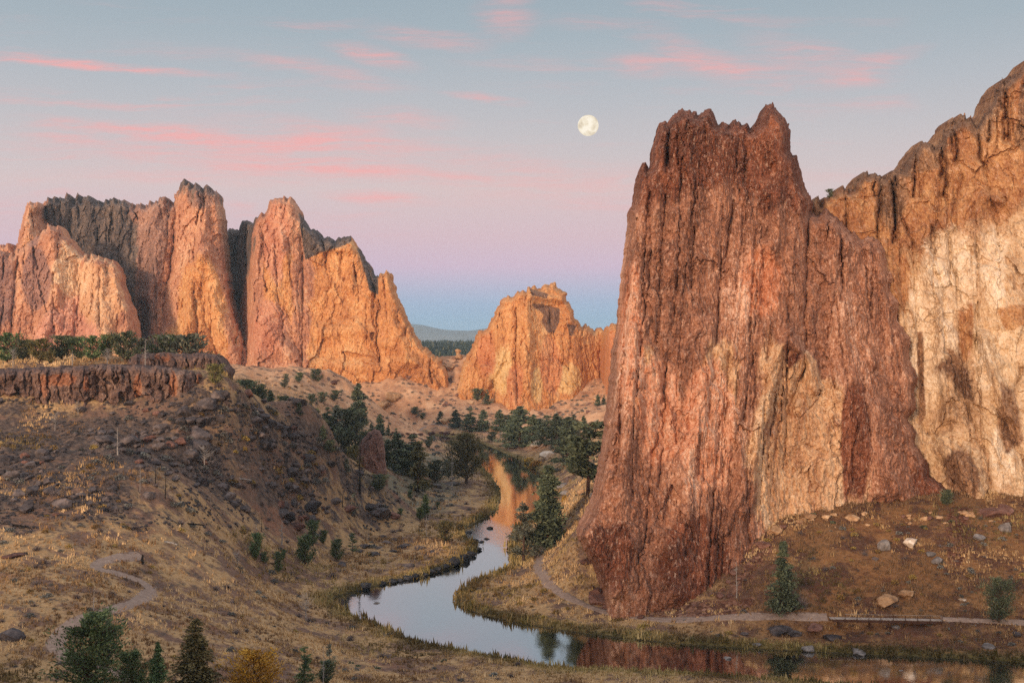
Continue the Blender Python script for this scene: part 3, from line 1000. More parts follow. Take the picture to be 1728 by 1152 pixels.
def build_pale_cliff():
    out = [(1330, 360), (1371, 338), (1390, 333), (1400, 331), (1416, 325), (1440, 318), (1443, 305), (1455, 298), (1470, 290), (1478, 296), (1492, 296), (1500, 290), (1520, 285), (1531, 278),
           (1537, 263), (1546, 246), (1558, 240), (1565, 243), (1577, 241), (1580, 249), (1583, 235), (1600, 216), (1603, 203), (1615, 200), (1626, 197), (1640, 201), (1655, 208), (1662, 182),
           (1670, 176), (1676, 172), (1681, 150), (1690, 140), (1692, 128), (1701, 125), (1711, 131), (1717, 118), (1728, 112), (1750, 96), (1790, 70), (1830, 90), (1880, 60), (1960, 110), (2010, 300), (2040, 900), (2040, 960), (1330, 960)]

    def depth(px, py):
        return 304 + np.maximum(0, 900 - py) * 0.05 + 5 * np.exp(-((px - 1560) / 50) ** 2) * sstep(py, 420, 620) - 0.012 * (px - 1500)
    feats = [([(1660, 190), (1668, 300), (1690, 420)], 7, -3), ([(1583, 240), (1590, 330), (1570, 420)], 8, -4), ([(1620, 300), (1600, 420), (1640, 560), (1690, 700), (1740, 800)], 10, -4),
             ([(1620, 560), (1630, 680), (1665, 770), (1672, 850)], 8, -4.5), ([(1560, 420), (1585, 560), (1600, 700)], 16, 5), ([(1650, 560), (1668, 600), (1700, 700)], 14, 5),
             ([(1600, 760), (1640, 800), (1650, 860)], 26, 6), ([(1690, 470), (1720, 540)], 30, 4), ([(1500, 300), (1520, 360), (1545, 420)], 10, -4), ([(1460, 320), (1455, 380)], 8, -3),
             ([(1700, 130), (1712, 250)], 6, -3), ([(1470, 420), (1500, 480), (1530, 560)], 14, 4), ([(1725, 620), (1700, 690), (1690, 790)], 8, -3), ([(1640, 410), (1660, 330), (1690, 340)], 8, 3),
             ([(1380, 345), (1440, 335), (1500, 330), (1570, 290)], 4, -2), ([(1560, 720), (1600, 800), (1660, 870)], 8, -3)]
    redz = [('f', lambda px, py, d: 1.05 - (py - (330 - (px - 1480) * 0.42)) / 260.0), ('e', 1590, 360, 40, 40), ('e', 1520, 470, 20, 60), ('p', [(1690, 525), (1735, 512), (1740, 545), (1700, 548)], 18), ('e', 1630, 520, 12, 90)]
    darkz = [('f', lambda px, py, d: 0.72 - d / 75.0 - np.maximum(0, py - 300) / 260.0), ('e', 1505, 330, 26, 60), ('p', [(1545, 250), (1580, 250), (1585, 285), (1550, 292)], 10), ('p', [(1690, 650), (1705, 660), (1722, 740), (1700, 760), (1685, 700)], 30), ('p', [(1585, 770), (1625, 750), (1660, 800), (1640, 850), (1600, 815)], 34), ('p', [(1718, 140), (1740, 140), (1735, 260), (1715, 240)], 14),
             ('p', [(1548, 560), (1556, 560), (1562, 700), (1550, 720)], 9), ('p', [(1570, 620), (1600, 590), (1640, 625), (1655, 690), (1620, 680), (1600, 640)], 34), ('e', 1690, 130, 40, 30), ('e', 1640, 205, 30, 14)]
    pale = [('e', 1620, 470, 40, 50), ('e', 1570, 560, 40, 120), ('e', 1600, 410, 40, 30), ('e', 1670, 440, 30, 60), ('e', 1690, 780, 20, 50), ('e', 1660, 620, 16, 40)]
    mat = rock_material("pale_rock", [(0.0, (0.26, 0.145, 0.075)), (0.3, (0.42, 0.26, 0.145)), (0.6, (0.55, 0.38, 0.225)), (0.85, (0.63, 0.47, 0.30)), (1.0, (0.70, 0.56, 0.40))],
                        lean=-0.05, streak=2.2, size=1.25,
                        tan=[(0.0, (0.17, 0.068, 0.03)), (0.4, (0.30, 0.13, 0.058)), (0.75, (0.43, 0.225, 0.10)), (1.0, (0.54, 0.32, 0.155))],
                        third=[(0.0, (0.36, 0.22, 0.125)), (0.35, (0.58, 0.42, 0.27)), (0.7, (0.70, 0.56, 0.40)), (1.0, (0.80, 0.70, 0.56))],
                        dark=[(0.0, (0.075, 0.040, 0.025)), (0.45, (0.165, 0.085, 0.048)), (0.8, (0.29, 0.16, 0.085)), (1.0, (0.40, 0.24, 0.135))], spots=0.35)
    crag("cliff", "pale cream cliff with a brown stepped skyline climbing beyond the red tower", mat, out, depth, 20, 12, 1.8, feats + joints(1480, 1728, 200, 840, 16, .05, 3.5, 2.2, 7) + crest_joints(out, 34, 80, 3.5, 6.0, 17),
         rough(1.0, lean=-0.05, flute=0.35, chop=0.8, seed=23, ang=0.9, tall=1.6), {'tan': redz, 'dark': darkz, 'third': pale}, amp=7.5, seed=8)


def build_far_cliffs():
    pk = [(0.0, (0.20, 0.085, 0.055)), (0.3, (0.36, 0.165, 0.10)), (0.55, (0.47, 0.23, 0.135)), (0.8, (0.57, 0.315, 0.185)), (1.0, (0.66, 0.44, 0.28))]
    og = [(0.0, (0.26, 0.10, 0.04)), (0.3, (0.43, 0.185, 0.068)), (0.6, (0.56, 0.27, 0.105)), (0.85, (0.64, 0.36, 0.155)), (1.0, (0.70, 0.45, 0.22))]
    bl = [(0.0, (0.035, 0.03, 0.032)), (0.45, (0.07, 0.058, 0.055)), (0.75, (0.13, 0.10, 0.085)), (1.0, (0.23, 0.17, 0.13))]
    # --- wall with dark top and square tower
    out = [(-60, 470), (-30, 430), (0, 416), (8, 410), (16, 409), (22, 417), (31, 406), (35, 380), (45, 346), (52, 338), (60, 341), (75, 338), (85, 333), (95, 336), (110, 330), (118, 327), (123, 333), (130, 329),
           (137, 339), (145, 330), (152, 332), (160, 336), (170, 344), (185, 340), (198, 338), (210, 341), (226, 346), (245, 346), (252, 338), (265, 337), (275, 330), (285, 335), (292, 346), (295, 330),
           (302, 312), (310, 308), (320, 307), (330, 310), (334, 316), (346, 315), (356, 315), (366, 321), (370, 330), (368, 346), (376, 366), (378, 400), (382, 440), (388, 500), (400, 545), (415, 580),
           (428, 610), (440, 650), (450, 700), (-60, 700)]

    def dA(px, py):
        return 905 + 0.16 * np.maximum(0, 640 - py) - 20 * np.exp(-((px - 345) / 70) ** 2) + 26 * np.exp(-((px - 130) / 70) ** 2) + 30 * np.exp(-((px - 235) / 16) ** 2) * sstep(py, 430, 560)
    fA = [([(297, 330), (293, 400), (285, 460), (270, 560), (262, 620)], 7, -14), ([(335, 318), (336, 420), (320, 500), (300, 640)], 14, 12), ([(270, 340), (262, 420), (250, 500)], 14, 10),
          ([(200, 345), (215, 430), (235, 520)], 12, 8), ([(50, 345), (60, 400)], 18, 22), ([(80, 350), (82, 390)], 8, -14), ([(330, 470), (355, 560), (380, 640)], 9, -8), ([(350, 430), (372, 540), (410, 640)], 12, 9),
          ([(150, 340), (165, 420)], 9, 8), ([(120, 335), (118, 400)], 8, -9)]
    zA = {'dark': [('p', [(70, 325), (200, 325), (225, 380), (228, 440), (236, 600), (205, 600), (205, 480), (160, 440), (95, 410)], 26), ('e', 95, 360, 30, 26), ('f', lambda px, py, d: 0.40 - (py - 330) / 160.0)],  # dark: lichen-stained crest, plus shade painted down the recess beside the buttress
          'third': [('p', [(190, 330), (290, 330), (288, 420), (268, 520), (250, 620), (215, 600), (200, 440)], 30), ('e', 340, 330, 26, 20)],
          'tan': [('e', 340, 520, 34, 90), ('e', 330, 600, 60, 50)]}
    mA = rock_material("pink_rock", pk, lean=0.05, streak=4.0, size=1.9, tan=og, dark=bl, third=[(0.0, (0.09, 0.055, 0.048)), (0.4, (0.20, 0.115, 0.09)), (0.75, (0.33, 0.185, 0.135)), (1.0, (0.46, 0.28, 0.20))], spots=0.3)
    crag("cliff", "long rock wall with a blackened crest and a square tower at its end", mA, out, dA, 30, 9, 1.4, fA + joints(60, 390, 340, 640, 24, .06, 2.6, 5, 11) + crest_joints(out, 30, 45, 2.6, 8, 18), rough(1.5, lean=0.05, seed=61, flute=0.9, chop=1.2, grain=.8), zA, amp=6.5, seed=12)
    # --- pale buttress in front
    out = [(-60, 440), (-20, 418), (0, 425), (20, 428), (34, 420), (60, 397), (78, 384), (83, 377), (90, 386), (97, 380), (105, 393), (118, 402), (128, 416), (135, 430), (144, 428), (149, 436), (158, 427), (165, 430),
           (175, 438), (190, 440), (198, 450), (204, 474), (206, 490), (215, 508), (224, 530), (229, 560), (230, 640), (232, 690), (-60, 690)]

    def dB(px, py):
        return 845 + 0.16 * np.maximum(0, 640 - py) + 5 * np.exp(-((px - 132) / 18) ** 2)
    fB = [([(132, 432), (128, 500), (120, 600)], 6, -4), ([(85, 385), (90, 480), (70, 600)], 14, 9), ([(60, 400), (58, 500), (50, 640)], 6, -5), ([(160, 432), (165, 520), (170, 640)], 20, 10),
          ([(30, 425), (25, 520), (20, 640)], 6, -5), ([(190, 445), (205, 520), (215, 620)], 10, 5)]
    zB = {'tan': [('e', 170, 520, 44, 90), ('e', 175, 600, 50, 60), ('e', 115, 450, 18, 40)], 'dark': [('e', 5, 500, 18, 70), ('e', 60, 470, 18, 60)], 'third': [('e', 120, 580, 60, 60)]}
    tn = [(0.0, (0.34, 0.17, 0.09)), (0.35, (0.52, 0.29, 0.16)), (0.7, (0.63, 0.40, 0.23)), (1.0, (0.70, 0.52, 0.34))]
    mB = rock_material("buttress_rock", pk, lean=0.08, streak=3.6, size=1.9, tan=tn, dark=[(0.0, (0.10, 0.06, 0.06)), (0.5, (0.22, 0.12, 0.10)), (1.0, (0.36, 0.2, 0.15))],
                       third=[(0.0, (0.32, 0.14, 0.10)), (0.5, (0.52, 0.25, 0.17)), (1.0, (0.68, 0.40, 0.28))], spots=0.3)
    crag("rock_buttress", "pale pink buttress with a notched top in front of the blackened wall", mB, out, dB, 24, 10, 1.4, fB + joints(5, 220, 420, 640, 18, -.06, 2.6, 4, 12) + crest_joints(out, 16, 45, 2.6, 6, 19), rough(1.4, lean=0.08, seed=71, chop=1.2, grain=.8), zB, amp=4.5, seed=15, cat='rock buttress')
    # --- great orange face
    out = [(372, 396), (385, 389), (400, 385), (411, 378), (420, 371), (430, 368), (441, 360), (450, 352), (455, 341), (462, 335), (470, 332), (480, 335), (492, 335), (500, 345), (507, 360), (513, 371),
           (514, 379), (530, 389), (546, 398), (560, 403), (575, 403), (583, 400), (592, 401), (600, 411), (612, 431), (620, 446), (630, 460), (634, 467), (645, 461), (656, 459), (661, 460), (664, 480), (670, 500),
           (685, 530), (695, 552), (702, 566), (715, 585), (730, 598), (745, 608), (760, 640), (770, 720), (372, 720)]

    def dC(px, py):
        return 885 + 0.17 * np.maximum(0, 640 - py) + 70 * sstep(px, 436, 392) * sstep(py, 660, 560) + 7 * sstep(px, 490, 540) - 0.02 * (px - 500) * (px > 500)
    fC = [([(470, 340), (462, 420), (452, 520), (430, 620)], 30, 9), ([(511, 380), (510, 480), (510, 640)], 3.0, -7), ([(520, 390), (535, 420), (590, 420)], 8, 8), ([(606, 412), (625, 460), (640, 520)], 8, -16),
          ([(650, 470), (656, 540), (680, 600)], 22, 12), ([(634, 475), (632, 560), (640, 610)], 6, -9), ([(480, 520), (500, 580), (512, 640)], 6, -7), ([(455, 560), (480, 600)], 14, 8),
          ([(560, 470), (545, 540)], 5, -5), ([(600, 420), (590, 480)], 12, 6), ([(545, 560), (600, 555), (650, 580)], 12, 7), ([(440, 640), (520, 615), (600, 620), (700, 610)], 12, 6), ([(620, 570), (640, 610)], 5, -6),
          ([(470, 395), (480, 440)], 7, 5)]
    zC = {'dark': [('p', [(365, 380), (440, 352), (430, 410), (412, 470), (404, 540), (410, 610), (372, 560)], 20), ('p', [(505, 360), (600, 395), (588, 410), (540, 425), (515, 440)], 8), ('p', [(600, 405), (640, 470), (640, 500), (622, 490)], 6),  # dark: shade painted over dark rock in the left gully and right of the summit
                   ],
          'tan': [('f', lambda px, py, d: sstep(px, 480, 560) * 0.9), ('e', 470, 470, 26, 70)], 'third': [('e', 465, 400, 24, 60), ('e', 450, 560, 30, 50)]}
    mC = rock_material("orange_rock", pk, lean=0.03, streak=2.8, size=2.0, tan=og, dark=bl, third=[(0.0, (0.32, 0.12, 0.075)), (0.5, (0.48, 0.21, 0.125)), (1.0, (0.62, 0.36, 0.23))], spots=0.25)
    crag("cliff", "great orange rock face with a knobbed summit, sloping down to a gap in the skyline", mC, out, dC, 34, 9, 1.4, fC + joints(430, 700, 370, 620, 18, .05, 2.4, 5, 13) + crest_joints(out, 20, 40, 2.4, 7, 20), rough(1.6, lean=0.03, seed=81, flute=0.6, chop=1.1, ang=1.2), zC, amp=4.5, seed=18)
    # --- orange crag in the middle
    out = [(770, 660), (778, 620), (786, 600), (796, 590), (801, 570), (806, 560), (820, 555), (828, 543), (834, 530), (838, 520), (846, 508), (857, 498), (862, 501), (868, 495), (875, 491), (881, 488), (887, 491), (890, 482),
           (898, 480), (907, 485), (920, 479), (931, 476), (938, 480), (945, 489), (957, 494), (955, 503), (962, 513), (967, 523), (968, 534), (975, 541), (981, 548), (987, 546), (994, 553), (1006, 554), (1020, 551),
           (1035, 547), (1048, 540), (1080, 530), (1120, 540), (1140, 600), (1150, 730), (770, 730)]

    def dD(px, py):
        return 868 + 0.16 * np.maximum(0, 690 - py) + 24 * sstep(px, 960, 1010) - 20 * np.exp(-((px - 880) / 40) ** 2) - 55 * sstep(px, 1012, 1030)
    fD = [([(872, 520), (870, 600), (875, 690)], 4, -9), ([(888, 490), (890, 580), (890, 660)], 8, 7), ([(935, 560), (934, 610)], 2.5, -7), ([(962, 570), (960, 625)], 3, -6), ([(935, 600), (960, 622)], 2.5, -5),
          ([(900, 520), (950, 515)], 6, -5), ([(920, 545), (950, 560)], 14, -5), ([(838, 525), (845, 600), (820, 650)], 8, 6), ([(820, 620), (826, 660)], 5, 6), ([(860, 640), (880, 690)], 10, 8),
          ([(1012, 560), (1014, 640), (1016, 690)], 4, -8), ([(970, 530), (960, 545)], 8, 6), ([(900, 500), (950, 505)], 6, 6)]
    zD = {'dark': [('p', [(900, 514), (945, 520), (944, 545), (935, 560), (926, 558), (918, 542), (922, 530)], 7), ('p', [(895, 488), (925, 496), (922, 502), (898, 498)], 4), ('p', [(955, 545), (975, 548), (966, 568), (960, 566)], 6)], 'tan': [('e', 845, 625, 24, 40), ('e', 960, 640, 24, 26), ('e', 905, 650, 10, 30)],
          'third': [('e', 1030, 620, 18, 60), ('e', 820, 600, 18, 40), ('e', 930, 620, 16, 40), ('e', 870, 650, 14, 40)]}
    mD = rock_material("amber_rock", og, lean=0.0, streak=3.4, size=1.9,
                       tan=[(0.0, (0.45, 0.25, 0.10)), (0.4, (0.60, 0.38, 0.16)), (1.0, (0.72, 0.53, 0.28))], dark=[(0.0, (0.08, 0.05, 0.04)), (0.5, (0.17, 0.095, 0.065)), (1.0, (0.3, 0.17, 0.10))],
                       third=[(0.0, (0.32, 0.10, 0.045)), (0.5, (0.50, 0.20, 0.085)), (1.0, (0.62, 0.32, 0.15))], spots=0.2)
    crag("rock_crag", "orange crag with a blocky domed summit, between the skyline gap and the red tower", mD, out, dD, 30, 9, 1.2, fD + joints(800, 1000, 500, 670, 12, .04, 2.0, 4, 14) + crest_joints(out, 14, 30, 2.0, 5, 21), rough(1.4, seed=91, flute=0.6, chop=1.1, ang=1.2), zD, amp=3.2, seed=21, cat='crag')


def build_basalt():
    bs = [(0.0, (0.028, 0.020, 0.020)), (0.3, (0.075, 0.048, 0.043)), (0.6, (0.135, 0.083, 0.067)), (0.85, (0.20, 0.12, 0.085)), (1.0, (0.28, 0.19, 0.145))]
    rust = [(0.0, (0.08, 0.033, 0.02)), (0.4, (0.19, 0.075, 0.04)), (0.8, (0.30, 0.13, 0.07)), (1.0, (0.40, 0.22, 0.13))]

    def columns(seed, w, amp):
        rng = np.random.RandomState(seed)
        edges = np.cumsum(rng.uniform(w * .5, w * 1.7, 400)) - 200
        offs = rng.uniform(-1, 1, 401) * rng.uniform(.3, 1.2, 401)

        def f(x, y, z, px, py):
            xx = px + 11 * fbm(px / 26, py / 22, 0 * px, 3, seed) + 2.0 * vnoise(px / 4, py / 7, 0 * px, seed)
            i = np.clip(np.searchsorted(edges, xx), 1, 399)
            a = np.minimum(xx - edges[i - 1], edges[i] - xx)
            tier = np.floor((py + 14 * offs[i]) / 22 + 3 * vnoise(i * 1.0, 0 * xx, 0 * xx, seed))
            r = offs[i] * amp + np.minimum(a, 3.0) / 3.0 * amp * 0.7 + _hash(i, tier.astype(np.int64), i * 0, seed) * amp * 0.6
            jum = sstep(fbm(px / 40, py / 60, 0 * px + 7, 2, seed + 6) + (py - 640) / 70, .1, .5)
            return r * (1 - .7 * jum) + jum * facets(x / 2.6, y / 3, z / 2.2, seed + 8) * 2.6 + fbm(x / 3, y / 3, z / 3, 4, seed + 4, .7) * 1.5
        return f
    mat = rock_material("basalt", bs, streak=2.0, size=0.8, tan=rust, spots=0.3)
    zr = {'tan': [('e', x, 650, 6, 18) for x in (75, 145, 232, 292)] + [('e', 340, 640, 10, 18), ('e', 100, 640, 30, 10)], 'dark': [], 'third': []}
    out = [(-160, 628), (-60, 624), (0, 622), (60, 620), (120, 618), (180, 614), (230, 616), (280, 620), (330, 625), (352, 631), (372, 636), (386, 645), (394, 662), (400, 690), (410, 740), (-160, 740)]
    crag("basalt_rim", "dark basalt rim of upright columns with a dry grass ledge along its top", mat, out, lambda px, py: 340 + 0.03 * np.maximum(0, 690 - py) + 18 * sstep(px, 300, 400), 8, 12, 1.2,
         [([(217, 625), (222, 655)], 4, -3)], columns(5, 15, 1.7), zr, amp=2.0, seed=31, cat='rock rim', back=2.0)
    out = [(210, 640), (216, 606), (226, 598), (250, 596), (275, 594), (300, 597), (330, 596), (352, 598), (366, 599), (374, 608), (380, 616), (386, 622), (384, 640), (392, 690), (210, 690)]
    crag("basalt_rim", "upper step of blocky basalt behind the grass ledge, two junipers on its top", mat, out, lambda px, py: 358 + 0.03 * np.maximum(0, 690 - py) + 8 * sstep(px, 340, 390), 7, 10, 1.2,
         (), columns(9, 12, 1.5), {'tan': [('e', 280, 605, 14, 10), ('e', 265, 602, 8, 8)], 'dark': [], 'third': []}, amp=2.2, seed=33, cat='rock rim', back=2.0)
    # leaning red outcrop in the gully beyond the slope
    out = [(548, 862), (566, 820), (584, 790), (598, 762), (612, 742), (622, 730), (632, 724), (641, 727), (646, 745), (650, 780), (653, 815), (655, 850), (655, 890), (548, 890)]
    m2 = rock_material("rust_rock", [(0.0, (0.05, 0.028, 0.024)), (0.4, (0.12, 0.06, 0.047)), (0.75, (0.20, 0.10, 0.075)), (1.0, (0.32, 0.19, 0.14))], lean=-0.15, streak=3, size=0.8, spots=0.3)
    crag("rock_outcrop", "rust red leaning outcrop at the foot of the boulder slope, dark trees on both sides", m2, out, lambda px, py: 418 + 0.02 * np.maximum(0, 850 - py), 12, 18, 1.3, (),
         rough(0.8, lean=-.1, seed=44), {}, amp=1.5, seed=35, cat='outcrop')


build_red_tower()
build_pale_cliff()
build_far_cliffs()
build_basalt()


# ------------------------------------------------------------------ moon
def build_moon():
    m, T = new_mat("moonlight")
    p = T.new('ShaderNodeTexCoord').outputs['Object']
    n = T.noise(p, 0.0052, 4, 0.55, 0.3)
    c = T.ramp(n, [(0.36, (0.66, 0.56, 0.42)), (0.48, (0.80, 0.70, 0.54)), (0.60, (0.92, 0.84, 0.70))])
    e = T.new('ShaderNodeEmission')
    T.put(e.inputs[0], c)
    e.inputs[1].default_value = 1.12
    o = T.new('ShaderNodeOutputMaterial')
    T.l.new(e.outputs[0], o.inputs[0])
    D = 30000.0
    r = 17.6 / F * D
    nu, nv = 48, 24
    th = np.linspace(0, np.pi, nv + 1)
    ph = np.linspace(0, 2 * np.pi, nu, endpoint=False)
    v = np.array([[r * math.sin(a) * math.cos(b), r * math.sin(a) * math.sin(b), r * math.cos(a)] for a in th for b in ph])
    f = [[i * nu + j, i * nu + (j + 1) % nu, (i + 1) * nu + (j + 1) % nu, (i + 1) * nu + j] for i in range(nv) for j in range(nu)]
    me = mesh_np("moon", v, np.array(f), m, True)
    o = link("moon", me, loc=W(992.5, 212.0, D))
    o.rotation_euler = (0.4, 0.7, 2.2)
    tag(o, "pale full moon high in the dusky sky", "moon")


build_moon()


# ------------------------------------------------------------------ vegetation: prototypes
def leaf_material(name, stops, var=0.25):
    m, T = new_mat(name)
    t = T.attr('tint')
    rnd = T.new('ShaderNodeObjectInfo').outputs['Random']
    c = T.ramp(t, stops)
    hs = T.new('ShaderNodeHueSaturation')
    T.put(hs.inputs['Hue'], T.ss(rnd, 0, 1, 0.485, 0.515, 'LINEAR'))
    T.put(hs.inputs['Value'], T.ss(rnd, 0, 1, 1 - var, 1 + var, 'LINEAR'))
    T.put(hs.inputs['Color'], c)
    principled(T, hs.outputs[0], 0.8, 0.2)
    return m


def bark_material(name, a, b):
    m, T = new_mat(name)
    p = T.mapping(T.new('ShaderNodeTexCoord').outputs['Object'], scale=(60, 60, 14))
    n = T.noise(p, 1.0, 3, 0.6)
    principled(T, T.ramp(n, [(0.3, a), (0.7, b)]), 0.95, 0.1)
    return m


GREEN = leaf_material("needles_dark", [(0.0, (0.032, 0.045, 0.030)), (0.5, (0.080, 0.102, 0.060)), (1.0, (0.165, 0.19, 0.105))])
YGREEN = leaf_material("needles_olive", [(0.0, (0.055, 0.055, 0.022)), (0.5, (0.13, 0.122, 0.048)), (1.0, (0.24, 0.21, 0.085))])
GGREEN = leaf_material("needles_grey", [(0.0, (0.055, 0.062, 0.048)), (0.5, (0.12, 0.13, 0.095)), (1.0, (0.21, 0.22, 0.16))])
BGREEN = leaf_material("needles_fresh", [(0.0, (0.030, 0.052, 0.022)), (0.5, (0.078, 0.122, 0.052)), (1.0, (0.165, 0.225, 0.10))])
AUTUMN = leaf_material("leaves_gold", [(0.0, (0.20, 0.10, 0.015)), (0.5, (0.42, 0.23, 0.03)), (1.0, (0.62, 0.38, 0.06))])
SAGE = leaf_material("sage_leaves", [(0.0, (0.06, 0.060, 0.058)), (0.5, (0.135, 0.135, 0.122)), (1.0, (0.24, 0.235, 0.205))], 0.35)
TWIG = leaf_material("bare_twigs", [(0.0, (0.07, 0.056, 0.058)), (0.5, (0.16, 0.125, 0.122)), (1.0, (0.28, 0.23, 0.21))], 0.3)
OCHRE = leaf_material("ochre_leaves", [(0.0, (0.13, 0.085, 0.026)), (0.5, (0.25, 0.165, 0.048)), (1.0, (0.42, 0.29, 0.09))], 0.3)
WINE = leaf_material("wine_leaves", [(0.0, (0.05, 0.018, 0.018)), (0.5, (0.11, 0.036, 0.034)), (1.0, (0.19, 0.075, 0.06))], 0.3)
BARK = bark_material("bark_brown", (0.045, 0.028, 0.022), (0.14, 0.085, 0.06))
RBARK = bark_material("bark_rust", (0.07, 0.032, 0.02), (0.20, 0.095, 0.055))
CHAR = bark_material("charred_wood", (0.008, 0.007, 0.007), (0.03, 0.025, 0.022))
SILVER = bark_material("silver_wood", (0.16, 0.145, 0.135), (0.40, 0.37, 0.34))


def tube(pts, radii, sides=6):
    pts = np.asarray(pts, float)
    V, Fc = [], []
    for i, (p, r) in enumerate(zip(pts, radii)):
        a = pts[min(i + 1, len(pts) - 1)] - pts[max(i - 1, 0)]
        a = a / (np.linalg.norm(a) + 1e-9)
        u = np.cross(a, (0.31, 0.2, 0.93) if abs(a[2]) < 0.9 else (1, 0, 0))
        u /= np.linalg.norm(u)
        v = np.cross(a, u)
        for k in range(sides):
            t = 2 * np.pi * k / sides
            V.append(p + r * (u * np.cos(t) + v * np.sin(t)))
    n = len(pts)
    for i in range(n - 1):
        for k in range(sides):
            Fc.append((i * sides + k, i * sides + (k + 1) % sides, (i + 1) * sides + (k + 1) % sides, (i + 1) * sides + k))
    return np.array(V), np.array(Fc)


def join(parts):
    V, Fq, o = [], [], 0
    for v, f in parts:
        V.append(v)
        Fq.append(np.asarray(f) + o)
        o += len(v)
    return np.vstack(V), np.vstack(Fq)


PROFILE = {
    'fir': (0.04, lambda t: 0.215 * (1 - t) ** 0.8 + 0.012),
    'spire': (0.03, lambda t: 0.15 * (1 - t) ** 0.7 + 0.01),
    'pine': (0.26, lambda t: 0.20 * np.clip(np.sin(np.pi * np.clip((t - .18) / .86, 0, 1)), 0, 1) ** 0.55),
    'tallpine': (0.07, lambda t: 0.205 * np.clip(1.06 - t, 0, 1) ** 0.6 * (0.75 + 0.25 * np.sin(t * 19))),
    'juniper': (0.03, lambda t: 0.36 * np.clip(1 - ((t - 0.34) / 0.67) ** 2, 0, 1) ** 0.6),
    'broad': (0.06, lambda t: 0.36 * np.clip(1 - ((t - 0.36) / 0.66) ** 2, 0, 1) ** 0.7),
    'sparse': (0.12, lambda t: 0.20 * (1 - t) ** 0.6 + 0.015),
    'bush': (0.0, lambda t: 0.55 * np.clip(1 - (t / 1.02) ** 2, 0, 1) ** 0.5),
}


def branches(kind, seed, n_br, gap):
    rng = np.random.RandomState(seed)
    t0, prof = PROFILE[kind]
    t = t0 + (1 - t0) * rng.beta(1.0, 1.3, n_br)
    t[:3] = (0.96, 0.92, 0.88)
    ph = np.arange(n_br) * 2.39996 + rng.uniform(-.5, .5, n_br)
    # lumps and gaps around the axis
    lump = 1 + 0.42 * vnoise(np.cos(ph) * 1.6 + 5, np.sin(ph) * 1.6 + 5, t * 6, seed) + rng.uniform(-.28, .2, n_br)
    L = prof(t) * lump
    keep = rng.rand(n_br) > gap * 1.3 * (vnoise(np.cos(ph) * 1.3, np.sin(ph) * 1.3, t * 5, seed + 3) > -.05)
    keep[:3] = True
    t, ph, L = t[keep], ph[keep], L[keep]
    droop = {'fir': -0.22, 'spire': 0.3, 'pine': 0.12, 'tallpine': -0.02, 'juniper': 0.75, 'broad': 0.55, 'sparse': 0.12, 'bush': 0.7}[kind]
    rise = np.minimum(droop + rng.uniform(-.22, .22, len(t)), (0.97 - t) / np.maximum(L, .02) * .85)
    D = np.stack([np.cos(ph), np.sin(ph), rise], 1)
    return t, L, D


def crown_mesh(kind, seed, mat, n_br=90, n_cl=5, n_lf=7, leaf=0.035, gap=0.25):
    rng = np.random.RandomState(seed + 500)
    t0 = PROFILE[kind][0]
    P, D, tint = [], [], []
    for ti, li, d in zip(*branches(kind, seed, n_br, gap)):
        m = n_cl if li > 0.06 else max(2, n_cl // 2)
        tb = rng.uniform(0.2, 0.8)
        for s in np.linspace(0.35, 1.0, m) + rng.uniform(-.08, .08, m):
            c = np.array([0, 0, ti]) + d * li * s + (0, 0, .10 * li * s * s)
            cr = 0.016 + 0.17 * li * (1.35 - .5 * s)
            tc = np.clip(tb + rng.normal(0, .12) + .22 * (s - .6), 0, 1)
            P.append(c + rng.normal(0, 1, (n_lf, 3)) * cr * (0.8, 0.8, 0.5))
            D.append(d * 0.9 + (0, 0, .25) + rng.normal(0, 0.5, (n_lf, 3)))
            tint.append(np.clip(tc + rng.normal(0, 0.14, n_lf), 0, 1))
    P, D, tint = np.vstack(P), np.vstack(D), np.concatenate(tint)
    P[:, 2] = np.maximum(P[:, 2], t0 * 0.6 + 0.005)
    D /= np.linalg.norm(D, axis=1)[:, None]
    S = np.cross(D, rng.normal(0, 1, D.shape))
    S /= np.linalg.norm(S, axis=1)[:, None] + 1e-9
    ln = leaf * rng.uniform(0.7, 1.5, len(P))[:, None]
    a = P - D * ln * 0.7 - S * ln * 0.26
    b = P - D * ln * 0.5 + S * ln * 0.30
    c = P + D * ln * 0.95 + S * ln * 0.08
    e = P + D * ln * 0.2 - S * ln * 0.36
    V = np.stack([a, b, c, e], 1).reshape(-1, 3)
    Fq = np.arange(len(V)).reshape(-1, 4)
    return mesh_np("crown", V, Fq, mat, False, {'tint': ('FACE', tint)})


def trunk_mesh(kind, seed, mat, top=0.93, r=0.020, n_br=60, gap=.3):
    rng = np.random.RandomState(seed + 900)
    zz = np.linspace(-0.03, top, 9)
    pts = np.column_stack([0.004 * np.sin(zz * 9), 0.004 * np.cos(zz * 7), zz])
    parts = [tube(pts, r * (1.25 - zz / top * 1.1).clip(0.12), 7)]
    for ti, li, d in zip(*branches(kind, seed, n_br, gap)):
        if li < .05:
            continue
        base = np.array([0, 0, ti])
        rr = min(r * .4, li * .035 + .0012)
        parts.append(tube([base, base + d * li * .5 + (0, 0, .02 * li), base + d * li * .92 + (0, 0, .08 * li)], [rr, rr * .65, rr * .25], 4))
    v, f = join(parts)
    return mesh_np("trunk", v, f, mat, True)


PROTO = {}


